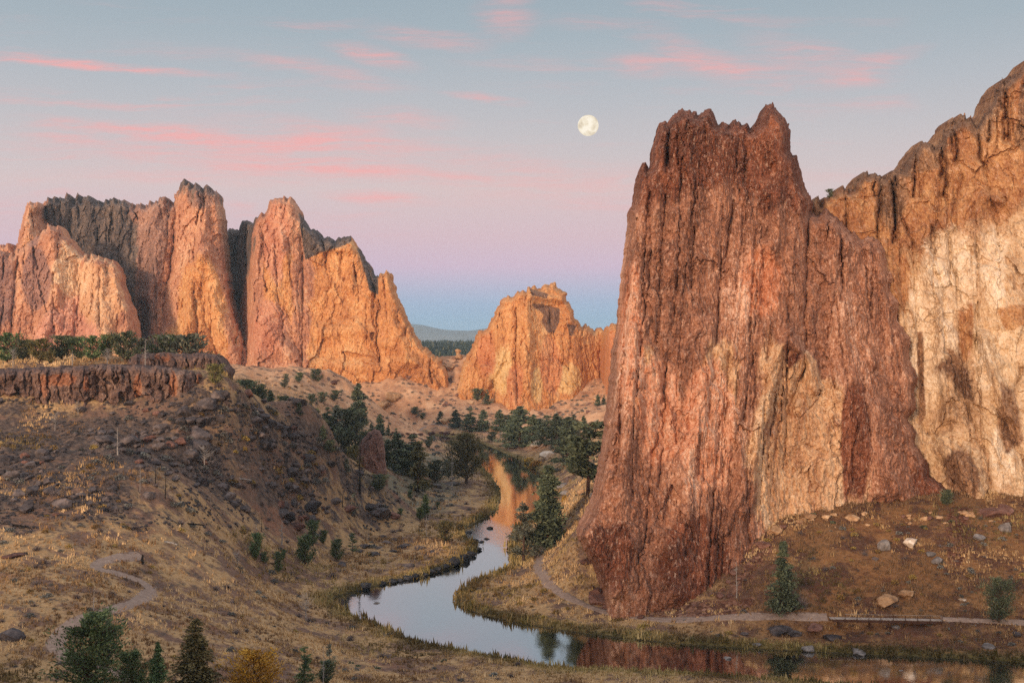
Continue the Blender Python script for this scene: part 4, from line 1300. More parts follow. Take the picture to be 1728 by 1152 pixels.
def proto(kind, mat, seed, hi=False, bark=None):
    key = (kind, mat.name, seed, hi)
    if key not in PROTO:
        if hi:
            q = {'sparse': (46, 6, 10, .022, .4), 'fir': (150, 7, 9, .021, .35), 'bush': (70, 6, 14, .030, .2), 'tallpine': (170, 7, 11, .024, .22)}.get(kind, (105, 8, 13, .021, .38))
        else:
            q = {'sparse': (42, 5, 5, .030, .45), 'bush': (40, 4, 6, .085, .1), 'pine': (60, 6, 12, .028, .35), 'tallpine': (85, 6, 10, .028, .35), 'juniper': (60, 5, 11, .040, .3),
                 'broad': (60, 5, 11, .04, .3)}.get(kind, (100, 5, 7, .034, .3))
        cm = crown_mesh(kind, seed, mat, *q)
        tm = trunk_mesh(kind, seed, bark or (RBARK if kind in ('pine', 'tallpine') else BARK), r=0.026 if kind in ('juniper', 'broad') else 0.017, n_br=q[0], gap=q[4])
        PROTO[key] = (cm, tm)
    return PROTO[key]


def spot(px, base, top):
    """ground position and height of something seen from base to top; a negative base is a distance"""
    if base < 0:
        Y = -base
        x = (px - 864) / F * Y
        z = float(G.at(x, Y)[0])
    else:
        x, Y, z = G.see(px, base)
    return x, Y, z, H - (top - 576) / F * Y - z


NTREE = [0]


def tree(name, px, base, top, kind, mat, label, cat='tree', group=None, seed=None, hi=False, wide=1.0, lean=0.0, bark=None):
    x, Y, z, h = spot(px, base, top)
    NTREE[0] += 1
    k = NTREE[0]
    cm, tm = proto(kind, mat, seed if seed is not None else 1 + k % 3, hi, bark)
    e = bpy.data.objects.new(name, None)
    col.objects.link(e)
    e.location = (x, Y, z - 0.1)
    h = max(h, 0.5)
    e.scale = (h * wide, h * wide, h)
    e.rotation_euler = (0, lean, k * 2.1)
    link("trunk", tm, e)
    link("crown", cm, e)
    return tag(e, label, cat, group)


def plant_trees():
    J, P_ = 'juniper', 'pine'
    # rim-top row, left to right
    tree("juniper", 12, -372, 561, J, BGREEN, "big dark juniper at the left end of the rim-top row", wide=1.09)
    tree("juniper", 40, -370, 573, J, GREEN, "dark juniper second from the left on the rim top", wide=1.24)
    tree("juniper", 68, -366, 571, J, YGREEN, "brownish green juniper leaning out at the rim edge", wide=1.09)
    tree("juniper", 84, -364, 593, J, YGREEN, "low brownish juniper bush at the rim edge, below taller ones", wide=1.09)
    tree("juniper", 104, -374, 566, J, GREEN, "rounded green juniper on the rim top beside a bare grey tree", wide=1.36)
    tree("juniper", 132, -374, 569, J, BGREEN, "narrow juniper between two rounder ones on the rim top", wide=0.90)
    tree("juniper", 157, -370, 566, J, BGREEN, "bright green juniper in the middle of the rim-top row", wide=1.24)
    tree("juniper", 181, -376, 564, J, YGREEN, "pointed olive juniper behind a leafless grey bush on the rim top", wide=0.90)
    tree("juniper", 212, -372, 559, J, GREEN, "tallest juniper of the rim-top row, just left of the upper basalt step", wide=1.01)
    tree("juniper", 240, -392, 570, J, GGREEN, "thin greyish juniper behind the left end of the upper basalt step", wide=1.01)
    tree("juniper", 279, -385, 565, J, BGREEN, "round green juniper standing on the upper basalt step, left of a pair", wide=1.19)
    tree("juniper", 314, -387, 564, J, GGREEN, "spreading grey green juniper on the upper basalt step, right of a pair", wide=1.47)
    tree("juniper", 363, 648, 613, J, YGREEN, "small yellow green juniper on the ledge where the basalt rim ends", wide=1.01)
    # slope behind the rim
    tree("juniper", 414, -440, 641, J, GREEN, "dark juniper just right of the end of the basalt rim", wide=.9)
    tree("juniper", 435, -440, 655, J, GREEN, "bluish juniper behind the boulder slope, second from the basalt rim")
    tree("juniper", 456, -450, 658, 'fir', GREEN, "small pointed tree on the far side of the boulder slope", wide=1.1)
    for i, (px, Y, tp, kd, mt, lb, wd) in enumerate([
            (478, 470, 668, J, GREEN, "dark juniper half hidden by the boulder slope, under the great orange face", 1.0),
            (497, 475, 672, J, GGREEN, "grey green juniper half hidden behind the boulder slope", .8),
            (516, 478, 676, J, YGREEN, "olive juniper behind the slope, left of the yellowish pine", .7),
            (532, 420, 687, 'fir', YGREEN, "yellowish green pine standing up from the right flank of the boulder slope", 1.6),
            (552, 500, 686, 'fir', GREEN, "dark fir in the clump behind the yellowish pine", 1.6),
            (568, 505, 683, 'fir', GGREEN, "bluish fir in the middle of the clump behind the slope", 1.6),
            (583, 508, 690, J, GREEN, "broad dark juniper at the right side of the clump behind the slope", 1.15),
            (560, 440, 730, J, YGREEN, "low olive juniper in front of the fir clump", .9), (590, 440, 728, J, GREEN, "low dark juniper in front of the fir clump", .9)]):
        tree("conifer" if kd == 'fir' else "juniper", px, -Y, tp, kd, mt, lb, wide=wd)
    tree("fir", 604, 722, 645, 'fir', GREEN, "tall narrow dark fir alone under the great orange face", hi=False, wide=1.2)
    for px, b, tp, lb in [(527, 679, 664, "left one of three round junipers in a row on the scree"), (544, 680, 661, "middle one of three round junipers in a row on the scree"), (565, 677, 658, "right one of three round junipers in a row on the scree"),
                          (534, 644, 622, "small dark juniper right against the foot of the great orange face"), (483, 640, 630, "small bush-like juniper at the foot of the pink face"), (505, 646, 628, "small juniper beside the long vertical crack"),
                          (730, 636, 624, "small dark juniper in the gap below the balanced rock"), (805, 676, 655, "round dark juniper at the foot of the middle crag"),
                          (713, 706, 696, "low juniper beside the pale boulder on the scree")]:
        tree("juniper", px, b, tp, J, GREEN, lb, wide=1.15)
    for px, b, tp, lb in [(822, 682, 657, "small pointed conifer just right of the round juniper by the crag"), (834, 673, 653, "tiny conifer against the pale foot of the middle crag"),
                          (1009, 684, 664, "left of two tiny conifers beside the red tower's edge"), (1019, 682, 666, "right of two tiny conifers beside the red tower's edge"),
                          (743, 714, 693, "pale small conifer on the scree, leftmost of the riverside line"), (769, 721, 690, "slim conifer on the scree, second in the riverside line"),
                          (793, 728, 688, "wide conifer of a touching pair above the far river bend"), (815, 727, 691, "slimmer conifer of a touching pair above the far river bend"),
                          (843, 727, 690, "lone neat conifer right of the touching pair"), (866, 748, 692, "left tree of the dark grove above the far river bend"),
                          (877, 754, 685, "tallest pointed tree in the dark grove above the bend"), (900, 744, 698, "broad tree in the middle of the dark grove above the bend"),
                          (922, 752, 700, "dark tree near the right end of the grove above the bend"), (938, 748, 698, "rear tree at the right end of the grove above the bend"),
                          (641, 738, 697, "slim pale conifer just above the red outcrop"), (668, 748, 722, "small conifer in the flats behind the dark tree group")]:
        tree("conifer", px, b, tp, 'fir', GREEN, lb, wide=1.8 if b > 685 and px > 740 else 1.25)
    tree("conifer", 958, 780, 703, 'fir', GREEN, "large full conifer at the right of the grove, its foot near the river", wide=1.55)
    tree("conifer", 968, 745, 698, 'fir', GGREEN, "greyish conifer rising behind the large full one", wide=1.5)
    tree("ponderosa_pine", 992, 836, 712, P_, GREEN, "tall pine with a bare rust brown trunk beside the red tower", hi=False, wide=1.4)
    tree("conifer", 1010, -520, 742, 'fir', GREEN, "small dark conifer half hidden by the red tower's edge", wide=1.2)
    # red outcrop and valley floor
    tree("juniper", 618, 792, 728, J, YGREEN, "olive juniper in front of the red outcrop", wide=.7)
    tree("juniper", 596, -414, 752, J, YGREEN, "brownish juniper just left of the red outcrop", wide=.8)
    tree("conifer", 654, 788, 741, 'spire', GREEN, "very dark narrow conifer touching the red outcrop", wide=1.6)
    tree("conifer", 672, 797, 729, 'fir', GREEN, "dark conifer second to the right of the red outcrop", wide=1.5)
    tree("conifer", 695, 806, 732, 'fir', GREEN, "dark bushy conifer third to the right of the red outcrop", wide=1.6)
    tree("ponderosa_pine", 706, 830, 744, 'tallpine', YGREEN, "yellowish pine standing in front of the dark conifers on the flats", wide=1.25)
    tree("juniper", 724, 757, 736, J, GREEN, "small round juniper alone on the pale flats", wide=.9)
    tree("juniper", 734, 815, 776, J, GREEN, "dark low juniper between the yellowish pine and the big round tree", wide=1.0)
    tree("juniper", 757, 806, 775, J, GGREEN, "bluish grey juniper beside the white dead trunk", wide=1.1)
    tree("round_tree", 787, 816, 731, 'broad', YGREEN, "big round dark olive tree on the river bank at the bend", wide=1.0, seed=7, hi=True)
    # river
    tree("ponderosa_pine", 924, 925, 784, 'tallpine', GREEN, "tallest dark pine by the river, left of the red tower's foot", hi=True, wide=1.2)
    tree("grey_tree", 884, 948, 846, 'sparse', GGREEN, "pale grey green open-crowned tree leaning over the river beside the tall dark pine", hi=True, wide=1.25)
    # meadow
    for px, b, tp, kd, lb, wd in [(432, 946, 899, J, "upright green juniper, tallest of a pair at the left of the meadow", .6), (446, 950, 930, J, "little juniper tucked beside the upright one in the meadow", .7),
                                  (470, 966, 930, J, "dark teardrop juniper nearest the viewer in the meadow", .6), (478, 946, 926, J, "pale small juniper behind the teardrop one", .7),
                                  (515, 954, 902, J, "broad dark juniper in the middle of the meadow, front of two", .75), (528, 922, 877, J, "tall narrow juniper behind the broad dark one in the meadow", .6),
                                  (546, 918, 894, J, "small juniper right of the tall narrow one in the meadow", .7), (568, 947, 909, J, "open green juniper alone between the meadow and the river", .75),
                                  (595, 934, 897, 'sparse', "thin yellowish young conifer in the meadow", 1.1), (718, 870, 833, 'spire', "dark pointed conifer with a shorter one at its side, near the river bank", 1.3),
                                  (709, 878, 855, J, "shorter dark juniper leaning on the pointed conifer", .8), (739, 858, 846, J, "tiny juniper right of the pointed conifer pair", .8),
                                  (675, 874, 857, J, "small round juniper at the foot of the boulder slope", .8), (692, 842, 826, J, "tiny green juniper under the yellowish pine", .8)]:
        tree("conifer" if kd in ('spire', 'sparse') else "juniper", px, b, tp, kd, BGREEN, lb, wide=wd)
    tree("juniper", 752, 914, 878, J, YGREEN, "brownish scraggly juniper at the river bank by the riffle", wide=1.1)
    tree("spindly_tree", 598, 873, 830, 'sparse', GGREEN, "thin grey tree growing among the boulders right of the burnt trunk", wide=1.0)
    for px, b, tp in [(440, 668, 648), (505, 700, 678), (545, 745, 716), (578, 752, 722), (602, 742, 712), (627, 735, 712), (556, 768, 742), (585, 800, 772), (480, 655, 640), (700, 700, 686), (860, 720, 700), (985, 722, 700), (948, 735, 706), (912, 738, 706), (830, 745, 728), (655, 735, 716), (688, 790, 752), (640, 830, 800), (968, 800, 775)]:
        tree("conifer", px, b, tp, 'fir' if px % 2 else J, GREEN if px % 3 else GGREEN, "small dark conifer scattered in the valley between the boulder slope and the red tower", group="small conifers of the valley", wide=1.35)
    # near the viewer
    tree("juniper", 152, 1200, 1034, 'broad', BGREEN, "largest juniper at the bottom left, bushy and bright green, covering the trail", hi=True, seed=5, wide=1.0)
    tree("juniper", 178, 1120, 1022, 'sparse', GGREEN, "thin open tree top behind the largest juniper at the bottom left", wide=.9, hi=True, seed=9)
    tree("juniper", 222, 1185, 1098, 'juniper', BGREEN, "small juniper at the right side of the largest one at the bottom", seed=6, wide=.8, hi=True)
    tree("juniper", 266, 1180, 1082, 'fir', BGREEN, "slim juniper between the two larger ones at the bottom edge", seed=8, wide=.95, hi=True)
    tree("juniper", 330, 1178, 1040, 'fir', YGREEN, "loose pointed olive juniper at the bottom edge, left of the golden bush", seed=10, wide=1.25, hi=True)
    tree("young_tree", 514, 1165, 1088, 'sparse', BGREEN, "slender young conifer at the bottom edge, right of the golden bush", wide=1.1, hi=True, seed=11)
    tree("young_tree", 556, 1140, 1084, 'sparse', GGREEN, "wispy pale young tree beside the slender conifer at the bottom", wide=1.0, seed=12)
    tree("juniper", 551, 1156, 1114, J, GREEN, "small dark green juniper under the wispy young tree", wide=.9)
    tree("golden_bush", 428, 1180, 1098, 'bush', AUTUMN, "large golden yellow bush at the bottom edge among dry grass", cat='bush', seed=13, wide=.95, hi=True)
    # right hand hill
    tree("spruce", 1322, 1034, 912, 'fir', GREEN, "lone tall spruce beside the riverside trail on the right", hi=True, seed=14, wide=.95)
    tree("juniper", 1686, 1050, 974, 'juniper', GREEN, "dark juniper beside the trail at the right edge, past the footbridge", hi=True, seed=15, wide=.85)
    tree("juniper", 1597, 853, 826, 'juniper', GREEN, "dark round juniper wedged between red rock and pale cliff", wide=1.1)
    # on the skyline ridge
    x, Y = (1400 - 864) / F * 331, 331.0
    cm, tm = proto('juniper', GREEN, 2)
    e = bpy.data.objects.new("juniper", None)
    col.objects.link(e)
    e.location = W(1400., 335., 340.)
    e.scale = (2.6, 2.6, 2.6)
    link("trunk", tm, e)
    link("crown", cm, e)
    tag(e, "tiny lone tree on the skyline ledge between the red tower and pale cliff", "tree")


plant_trees()


def snag_mesh(seed, mat, r=0.022, limbs=16, reach=0.22, up=0.5):
    rng = np.random.RandomState(seed)
    zz = np.linspace(-0.03, 1.0, 9)
    wob = np.cumsum(rng.normal(0, 0.008, (9, 2)), 0)
    pts = np.column_stack([wob - wob[0], zz])
    parts = [tube(pts, r * (1.15 - zz).clip(0.10), 6)]
    for k in range(limbs):
        t = rng.uniform(.28, .95)
        a = rng.uniform(0, 6.28)
        l = reach * (1.1 - t * .8) * rng.uniform(.5, 1.2)
        b = np.array([np.interp(t, zz, pts[:, 0]), np.interp(t, zz, pts[:, 1]), t])
        d = np.array([math.cos(a), math.sin(a), up * rng.uniform(.2, 1.4)])
        parts.append(tube([b, b + d * l * .55 + rng.normal(0, .01, 3), b + d * l], [r * .4, r * .28, r * .1], 4))
    v, f = join(parts)
    return mesh_np("dead_tree", v, f, mat, True)


def plant_dead():
    ms = {('s', i): snag_mesh(100 + i, SILVER) for i in range(3)}
    ms.update({('c', i): snag_mesh(120 + i, CHAR, 0.03, 7, .12) for i in range(2)})
    ms.update({('b', i): snag_mesh(140 + i, TWIG if False else SILVER, 0.02, 46, .5, 0.9) for i in range(2)})
    rows = [(607, 834, 728, 'c', "tall burnt black trunk with a thin green top at the end of the boulder slope", 0.6), (763, 826, 768, 's', "white dead trunk standing in front of the big round tree", .8),
            (246, 622, 570, 's', "thin pale dead tree on the grass ledge above the basalt columns", 1), (122, 618, 590, 's', "short bare grey tree on the left rim top among the junipers", 1.4),
            (22, 622, 588, 'b', "bare grey shrub tree in front of the leftmost juniper", .9), (181, 620, 586, 'b', "leafless grey bush tree on the rim edge", 1),
            (262, 818, 780, 'c', "short burnt pole in the middle of the boulder slope, left one of two", .7), (279, 842, 793, 'c', "taller burnt pole in the middle of the boulder slope, right one of two", .7),
            (236, 830, 782, 's', "faint thin grey pole left of the two burnt poles", .5), (199, 768, 720, 's', "spindly dead tree high on the boulder slope under the columns", 1.2),
            (93, 726, 694, 'b', "bare twiggy tree under the left part of the basalt rim", 1), (132, 700, 676, 'b', "bare whitish tree below the columns", 1.1),
            (345, 792, 752, 'b', "large bare branching tree on the boulder slope", 1.3), (322, 780, 750, 's', "leaning pale dead stem on the boulder slope", 1.2),
            (441, 896, 868, 'c', "small burnt pole at the top of the meadow", .7), (475, 920, 876, 's', "grey dead tree in the meadow right of the upright juniper", 1.3), (498, 866, 840, 's', "short grey snag on the lower boulder slope", 1),
            (454, 858, 838, 'c', "burnt stub on the lower boulder slope", .8), (432, 904, 870, 's', "thin grey stem behind the upright juniper", .8), (578, 858, 828, 'c', "burnt stub left of the dark rock heap", .9),
            (158, 1030, 986, 's', "thin dead tree rising behind the largest juniper beside the trail", .9), (622, 912, 884, 's', "thin dark stem alone in the meadow near the river", .5),
            (1243, 1008, 944, 's', "slim bare white tree at the foot of the red tower's right side", .7), (545, 1175, 1085, 's', "bare thin stem at the bottom edge beside the wispy young tree", .4),
            (720, 905, 868, 's', "pale leaning dead tree beside the pointed conifers", 1.1), (516, 1048, 1000, 'b', "purplish leafless tree on the dry meadow right of the trail", 1.1), (400, 960, 930, 'b', "small bare shrub tree in the meadow left of the junipers", 1.2)]
    for i, (px, b, tp, k, lb, wd) in enumerate(rows):
        x, Y, z, h = spot(px, b, tp)
        o = link("dead_tree", ms[(k, i % (3 if k == 's' else 2))], loc=(x, Y, z - .1))
        h = max(h, 1.0)
        o.scale = (h * wd, h * wd, h)
        o.rotation_euler = (0, 0, i * 1.7)
        tag(o, lb, "dead tree")
    # charred stump beside the trail
    rng = np.random.RandomState(3)
    v, f = tube([(0, 0, -.3), (0, 0, .5), (.04, 0, 1.4), (.08, .03, 1.75)], [.36, .29, .23, .05], 9)
    v = v + rng.normal(0, .03, v.shape)
    x, Y, z = G.see(240, 951)
    tag(link("stump", mesh_np("stump", v, f, CHAR, True), loc=(x, Y, z)), "charred black stump standing beside the bend of the left trail", "stump")
    # fallen logs
    for px, py, L, rz, mat, lb in [(320, 886, 6.5, 0.12, CHAR, "fallen burnt log lying on the slope above the left trail"), (28, 889, 7, -.35, CHAR, "fallen dark log near the left edge of the slope"),
                                   (285, 918, 5, -.5, SILVER, "grey fallen log above the charred stump"), (460, 953, 4.5, .05, BARK, "brown log lying in front of the upright meadow juniper"),
                                   (408, 810, 5, .1, SILVER, "pale fallen trunk on the boulder slope right of the burnt poles")]:
        x, Y, z = G.see(px, py)
        n = np.linspace(-.5, .5, 7)
        pts = np.column_stack([n * L, 0.12 * np.sin(n * 7), 0.1 * np.cos(n * 5)])
        parts = [tube(pts, .26 - .12 * (n + .5), 7), tube([(L * .1, 0, 0), (L * .16, .5, .7)], [.09, .03], 4), tube([(L * .3, 0, 0), (L * .38, -.4, .5)], [.07, .02], 4)]
        v, f = join(parts)
        o = link("fallen_log", mesh_np("fallen_log", v, f, mat, True), loc=(x, Y, z + .22))
        o.rotation_euler = (0, .06, rz)
        tag(o, lb, "log")


plant_dead()


# ------------------------------------------------------------------ rocks
def icosphere(n):
    t = (1 + 5 ** .5) / 2
    v = [(-1, t, 0), (1, t, 0), (-1, -t, 0), (1, -t, 0), (0, -1, t), (0, 1, t), (0, -1, -t), (0, 1, -t), (t, 0, -1), (t, 0, 1), (-t, 0, -1), (-t, 0, 1)]
    f = [(0, 11, 5), (0, 5, 1), (0, 1, 7), (0, 7, 10), (0, 10, 11), (1, 5, 9), (5, 11, 4), (11, 10, 2), (10, 7, 6), (7, 1, 8), (3, 9, 4), (3, 4, 2), (3, 2, 6), (3, 6, 8), (3, 8, 9), (4, 9, 5), (2, 4, 11), (6, 2, 10), (8, 6, 7), (9, 8, 1)]
    v = [np.array(p, float) / np.linalg.norm(p) for p in v]
    for _ in range(n):
        c, nf = {}, []

        def mid(a, b):
            k = (min(a, b), max(a, b))
            if k not in c:
                p = v[a] + v[b]
                v.append(p / np.linalg.norm(p))
                c[k] = len(v) - 1
            return c[k]
        for a, b, d in f:
            x, y, z = mid(a, b), mid(b, d), mid(d, a)
            nf += [(a, x, z), (b, y, x), (d, z, y), (x, y, z)]
        f = nf
    return np.array(v), np.array(f)


ICO3, ICO1 = icosphere(3), icosphere(1)


def boulder_verts(seed, sub=ICO3, cuts=14, rg=0.05):
    rng = np.random.RandomState(seed)
    v = sub[0].copy()
    for _ in range(cuts):
        n = rng.normal(0, 1, 3)
        n /= np.linalg.norm(n)
        d = rng.uniform(.55, .88)
        s = v @ n
        v -= np.where(s > d, s - d, 0)[:, None] * n
    v += (fbm(v[:, 0] * 3, v[:, 1] * 3, v[:, 2] * 3, 4, seed) * rg)[:, None] * v * 2
    v *= np.array([1.0, rng.uniform(.7, 1.1), rng.uniform(.6, .9)])
    return v, sub[1]


def stone_material(name, a, b, c, sc_=1.0):
    m, T = new_mat(name)
    p = T.new('ShaderNodeTexCoord').outputs['Object']
    rnd = T.new('ShaderNodeObjectInfo').outputs['Random']
    p = T.vmath('ADD', p, T.new('ShaderNodeObjectInfo').outputs['Location'])
    n = T.noise(p, 1.3 * sc_, 6, 0.7)
    k = T.ramp(T.math('ADD', n, T.ss(rnd, 0, 1, -.1, .1, 'LINEAR')), [(0.34, a), (0.52, b), (0.70, c)])
    principled(T, k, 0.9, 0.2, T.bump(T.noise(p, 5 * sc_, 4, .7), .4, .1))
    return m


BAS = stone_material("basalt_stone", (0.032, 0.028, 0.030), (0.085, 0.070, 0.068), (0.19, 0.15, 0.135))
REDS = stone_material("red_stone", (0.06, 0.030, 0.024), (0.14, 0.068, 0.050), (0.25, 0.135, 0.10))
GREY = stone_material("grey_stone", (0.09, 0.08, 0.075), (0.19, 0.17, 0.16), (0.34, 0.31, 0.28))
PALE = stone_material("pale_stone", (0.36, 0.27, 0.19), (0.58, 0.48, 0.38), (0.78, 0.72, 0.64))
TANS = stone_material("tan_stone", (0.22, 0.12, 0.06), (0.42, 0.26, 0.14), (0.58, 0.40, 0.24))
WETS = stone_material("wet_stone", (0.012, 0.012, 0.014), (0.032, 0.031, 0.034), (0.09, 0.085, 0.085))
BM = {}


def rock(name, px, py, wpx, mat, label, cat='rock', group=None, hk=1.0, seed=0, sink=.25, ymin=160., rot=None, tilt=0.0, at=None):
    x, Y, z = at if at is not None else G.see(px, py, ymin)
    k = (seed % 8, mat.name)
    if k not in BM:
        v, f = boulder_verts(300 + seed % 8)
        BM[k] = mesh_np("boulder", v, f, mat, False)
    o = link(name, BM[k])
    r = wpx * Y / F / 2 / 0.82
    o.scale = (r, r, r * hk)
    o.location = (x, Y, z + r * hk * (.7 - sink * 2) * .8)
    o.rotation_euler = (tilt, tilt * .6, seed * 2.399 if rot is None else rot)
    return tag(o, label, cat, group)


def place_rocks():
    rng = np.random.RandomState(5)
    # boulders of the talus slope
    n, tries = 0, 0
    while n < 285 and tries < 9000:
        tries += 1
        px, py = rng.uniform(-5, 700), rng.uniform(636, 885)
        x, Y, z = G.see(px, py, 170.)
        if not inside(np.array([x]), np.array([Y]), TAL_POLY)[0]:
            continue
        clump = vnoise(np.array([x / 14]), np.array([Y / 14]), np.array([0.]), 8)[0]
        if rng.rand() > 0.45 + 0.7 * clump:
            continue
        w = np.exp(rng.normal(2.62, .42))
        reds = rng.rand() < .08
        rock("boulder", px, py, min(w, 34), REDS if reds else BAS,
             "reddish brown boulder lying among the dark rubble below the basalt rim" if reds else "dark basalt boulder in the rubble slope below the basalt rim", 'boulder',
             "reddish boulders of the left slope" if reds else "basalt boulders of the left slope", rng.uniform(.7, 1.1), rng.randint(8), .2, at=(x, Y, z), tilt=rng.uniform(-.4, .4))
        n += 1
    # rubble too small to count
    V, Fc = [], []
    o = 0
    for k in range(5200):
        px, py = rng.uniform(-20, 700), rng.uniform(640, 900)
        t = (px - 864) / F
        x, Y, z = G.see(px, py, 170.)
        tv = TAL[np.clip(np.searchsorted(Y_ROWS, Y), 0, len(Y_ROWS) - 1), np.clip(np.searchsorted(T_COLS, t), 0, len(T_COLS) - 1)]
        if tv < .25 or rng.rand() > .35 + tv or vnoise(np.array([x / 9]), np.array([Y / 9]), np.array([1.]), 18)[0] < -.25:
            continue
        v = ICO1[0] * rng.uniform(.65, 1.1, (len(ICO1[0]), 1)) * np.array([1, rng.uniform(.7, 1), rng.uniform(.5, .9)]) * rng.uniform(.18, .62)
        V.append(v + (x, Y, z))
        Fc.append(ICO1[1] + o)
        o += len(v)
    tag(link("rubble", mesh_np("rubble", np.vstack(V), np.vstack(Fc), BAS)), kind='stuff')
    # heaps and single rocks on the left
    for i, (px, py, w, lb) in enumerate([(640, 868, 40, "largest block of the dark rock heap at the slope's foot"), (622, 858, 30, "upper left block of the dark rock heap at the slope's foot"), (662, 870, 26, "brown right hand block of the dark rock heap at the slope's foot"),
                                         (590, 862, 30, "reddish block left of the dark rock heap"), (500, 890, 26, "low brown boulder at the upper edge of the meadow"), (690, 955, 22, "flat dark boulder in the meadow close to the river"), (575, 956, 24, "flat dark rock lying in the grass below the open green juniper")]):
        rock("boulder", px, py, w, REDS if 'red' in lb or 'brown' in lb else BAS, lb, 'boulder', None, .7, i, .3)
    for i, (px, py, w, hk) in enumerate([(615, 922, 22, .5), (630, 935, 26, .45), (652, 915, 18, .6), (682, 922, 24, .55), (708, 925, 18, .6), (728, 931, 16, .6), (664, 911, 14, .6), (640, 924, 14, .5), (607, 930, 14, .5), (645, 905, 14, .5), (664, 930, 16, .5)]):
        rock("boulder", px, py, w, BAS, "low dark boulder half sunk in the dry meadow beside the river", 'boulder', "low boulders in the riverside meadow", hk, i, .3)
    rock("boulder", 18, 1075, 46, BAS, "dark block at the left edge of the picture below the trail", 'boulder', None, .8, 2, .25)
    rock("boulder", 24, 938, 36, REDS, "rusty red rock showing through the grass at the left edge", 'boulder', None, .35, 3, .3)
    # river stones
    for i, (px, py, w, hk) in enumerate([(827, 891, 11, 1.0), (791, 898, 13, .8), (821, 909, 12, .8), (812, 914, 12, .7), (801, 912, 12, .9), (797, 917, 8, .8), (784, 911, 8, .8), (818, 882, 5, .7)]):
        rock("river_rock", px, py, w, WETS, "wet black rock standing in the riffle where the river narrows", 'rock', "rocks in the riffle", hk, i, .35, at=(w0(px, py)[0], w0(px, py)[1], -.1))
    for i, (px, py, w, hk) in enumerate([(806, 929, 16, .7), (793, 936, 18, .8), (782, 944, 26, .9), (765, 950, 28, .8), (750, 957, 20, .7), (738, 961, 16, .7), (725, 966, 20, .6), (712, 969, 16, .7), (700, 973, 20, .7), (688, 976, 18, .7),
                                         (674, 979, 16, .6), (660, 982, 20, .6), (645, 985, 16, .7), (615, 990, 24, .8), (775, 941, 14, .7), (772, 936, 14, .8), (790, 926, 12, .8)]):
        rock("bank_rock", px, py, w, WETS, "black rock of the line edging the river bank below the meadow", 'rock', "rocks lining the left bank", hk, i + 3, .3)
    for px, py, w, m_, hk, lb in [(636, 1017, 13, GREY, .5, "grey flat rock alone in the calm pool"), (1228, 1110, 14, GREY, .8, "pale pointed rock alone in the dark water below the trail"), (1520, 1131, 9, GREY, .4, "small pale rock in the dark water near the bottom right"),
                                  (595, 1004, 14, WETS, .4, "low dark rock in the shaded corner of the pool"), (575, 1012, 10, WETS, .4, "smallest dark rock in the shaded corner of the pool")]:
        rock("river_rock", px, py, w, m_, lb, 'rock', None, hk, int(px), .35, at=(w0(px, py)[0], w0(px, py)[1], -.1))
    # right hand hill
    for i, (px, py, w, m_, hk, lb) in enumerate([
            (1536, 918, 23, PALE, 1.1, "white boulder on the right hand hill"), (1491, 926, 20, GREY, 1.9, "tall dark grey boulder left of the white one on the hill"), (1476, 943, 11, BAS, .9, "small dark rock below the tall grey boulder"),
            (1582, 948, 24, GREY, .8, "grey rock heap on the hill, downhill from the white boulder"), (1570, 936, 16, GREY, .8, "small grey rock touching the grey heap on the hill"), (1697, 893, 20, GREY, 1.4, "upright pale grey rock near the right edge of the hill"),
            (1650, 908, 26, GREY, .5, "flat grey rock beside the scree chute on the hill"), (1498, 1016, 42, TANS, .7, "tan ledge rock just above the footbridge"), (1528, 1004, 26, TANS, .8, "orange tan rock right of the ledge above the footbridge"),
            (1318, 1066, 36, BAS, .7, "large dark outcrop between trail and water"), (1338, 1069, 26, BAS, .7, "dark rock at the right of the large outcrop by the water"), (1375, 1060, 36, REDS, .5, "low purplish rock under the trail, right of the large outcrop"),
            (1405, 1077, 28, BAS, .5, "flat dark rock above the water, left of the footbridge"), (1365, 1095, 20, GREY, .8, "grey rock at the water's edge below the dark outcrop"), (1447, 1103, 26, GREY, .6, "pale grey rock at the water's edge below the footbridge"),
            (1668, 1092, 26, GREY, .6, "grey rock on the bank near the right edge"), (1255, 1070, 14, BAS, .6, "dark rock on the bank left of the gully"), (1278, 1088, 16, GREY, .5, "pale stone at the mouth of the gully by the water"),
            (1512, 1058, 14, GREY, .8, "pale rock under the middle of the footbridge"), (1715, 1070, 18, BAS, .6, "dark rock at the right edge below the trail"), (1625, 1012, 12, PALE, .5, "small whitish stone on the hill above the footbridge's right end"),
            (990, 948, 18, REDS, 1.0, "dark reddish rock in the yellow grass at the red tower's foot"), (1008, 1016, 44, REDS, .5, "broad red slab lying at the red tower's foot beside the trail"), (1100, 868, 18, GREY, .5, "unused")]):
        if lb == 'unused':
            continue
        rock("boulder", px, py, w, m_, lb, 'boulder', None, hk, i, .25)
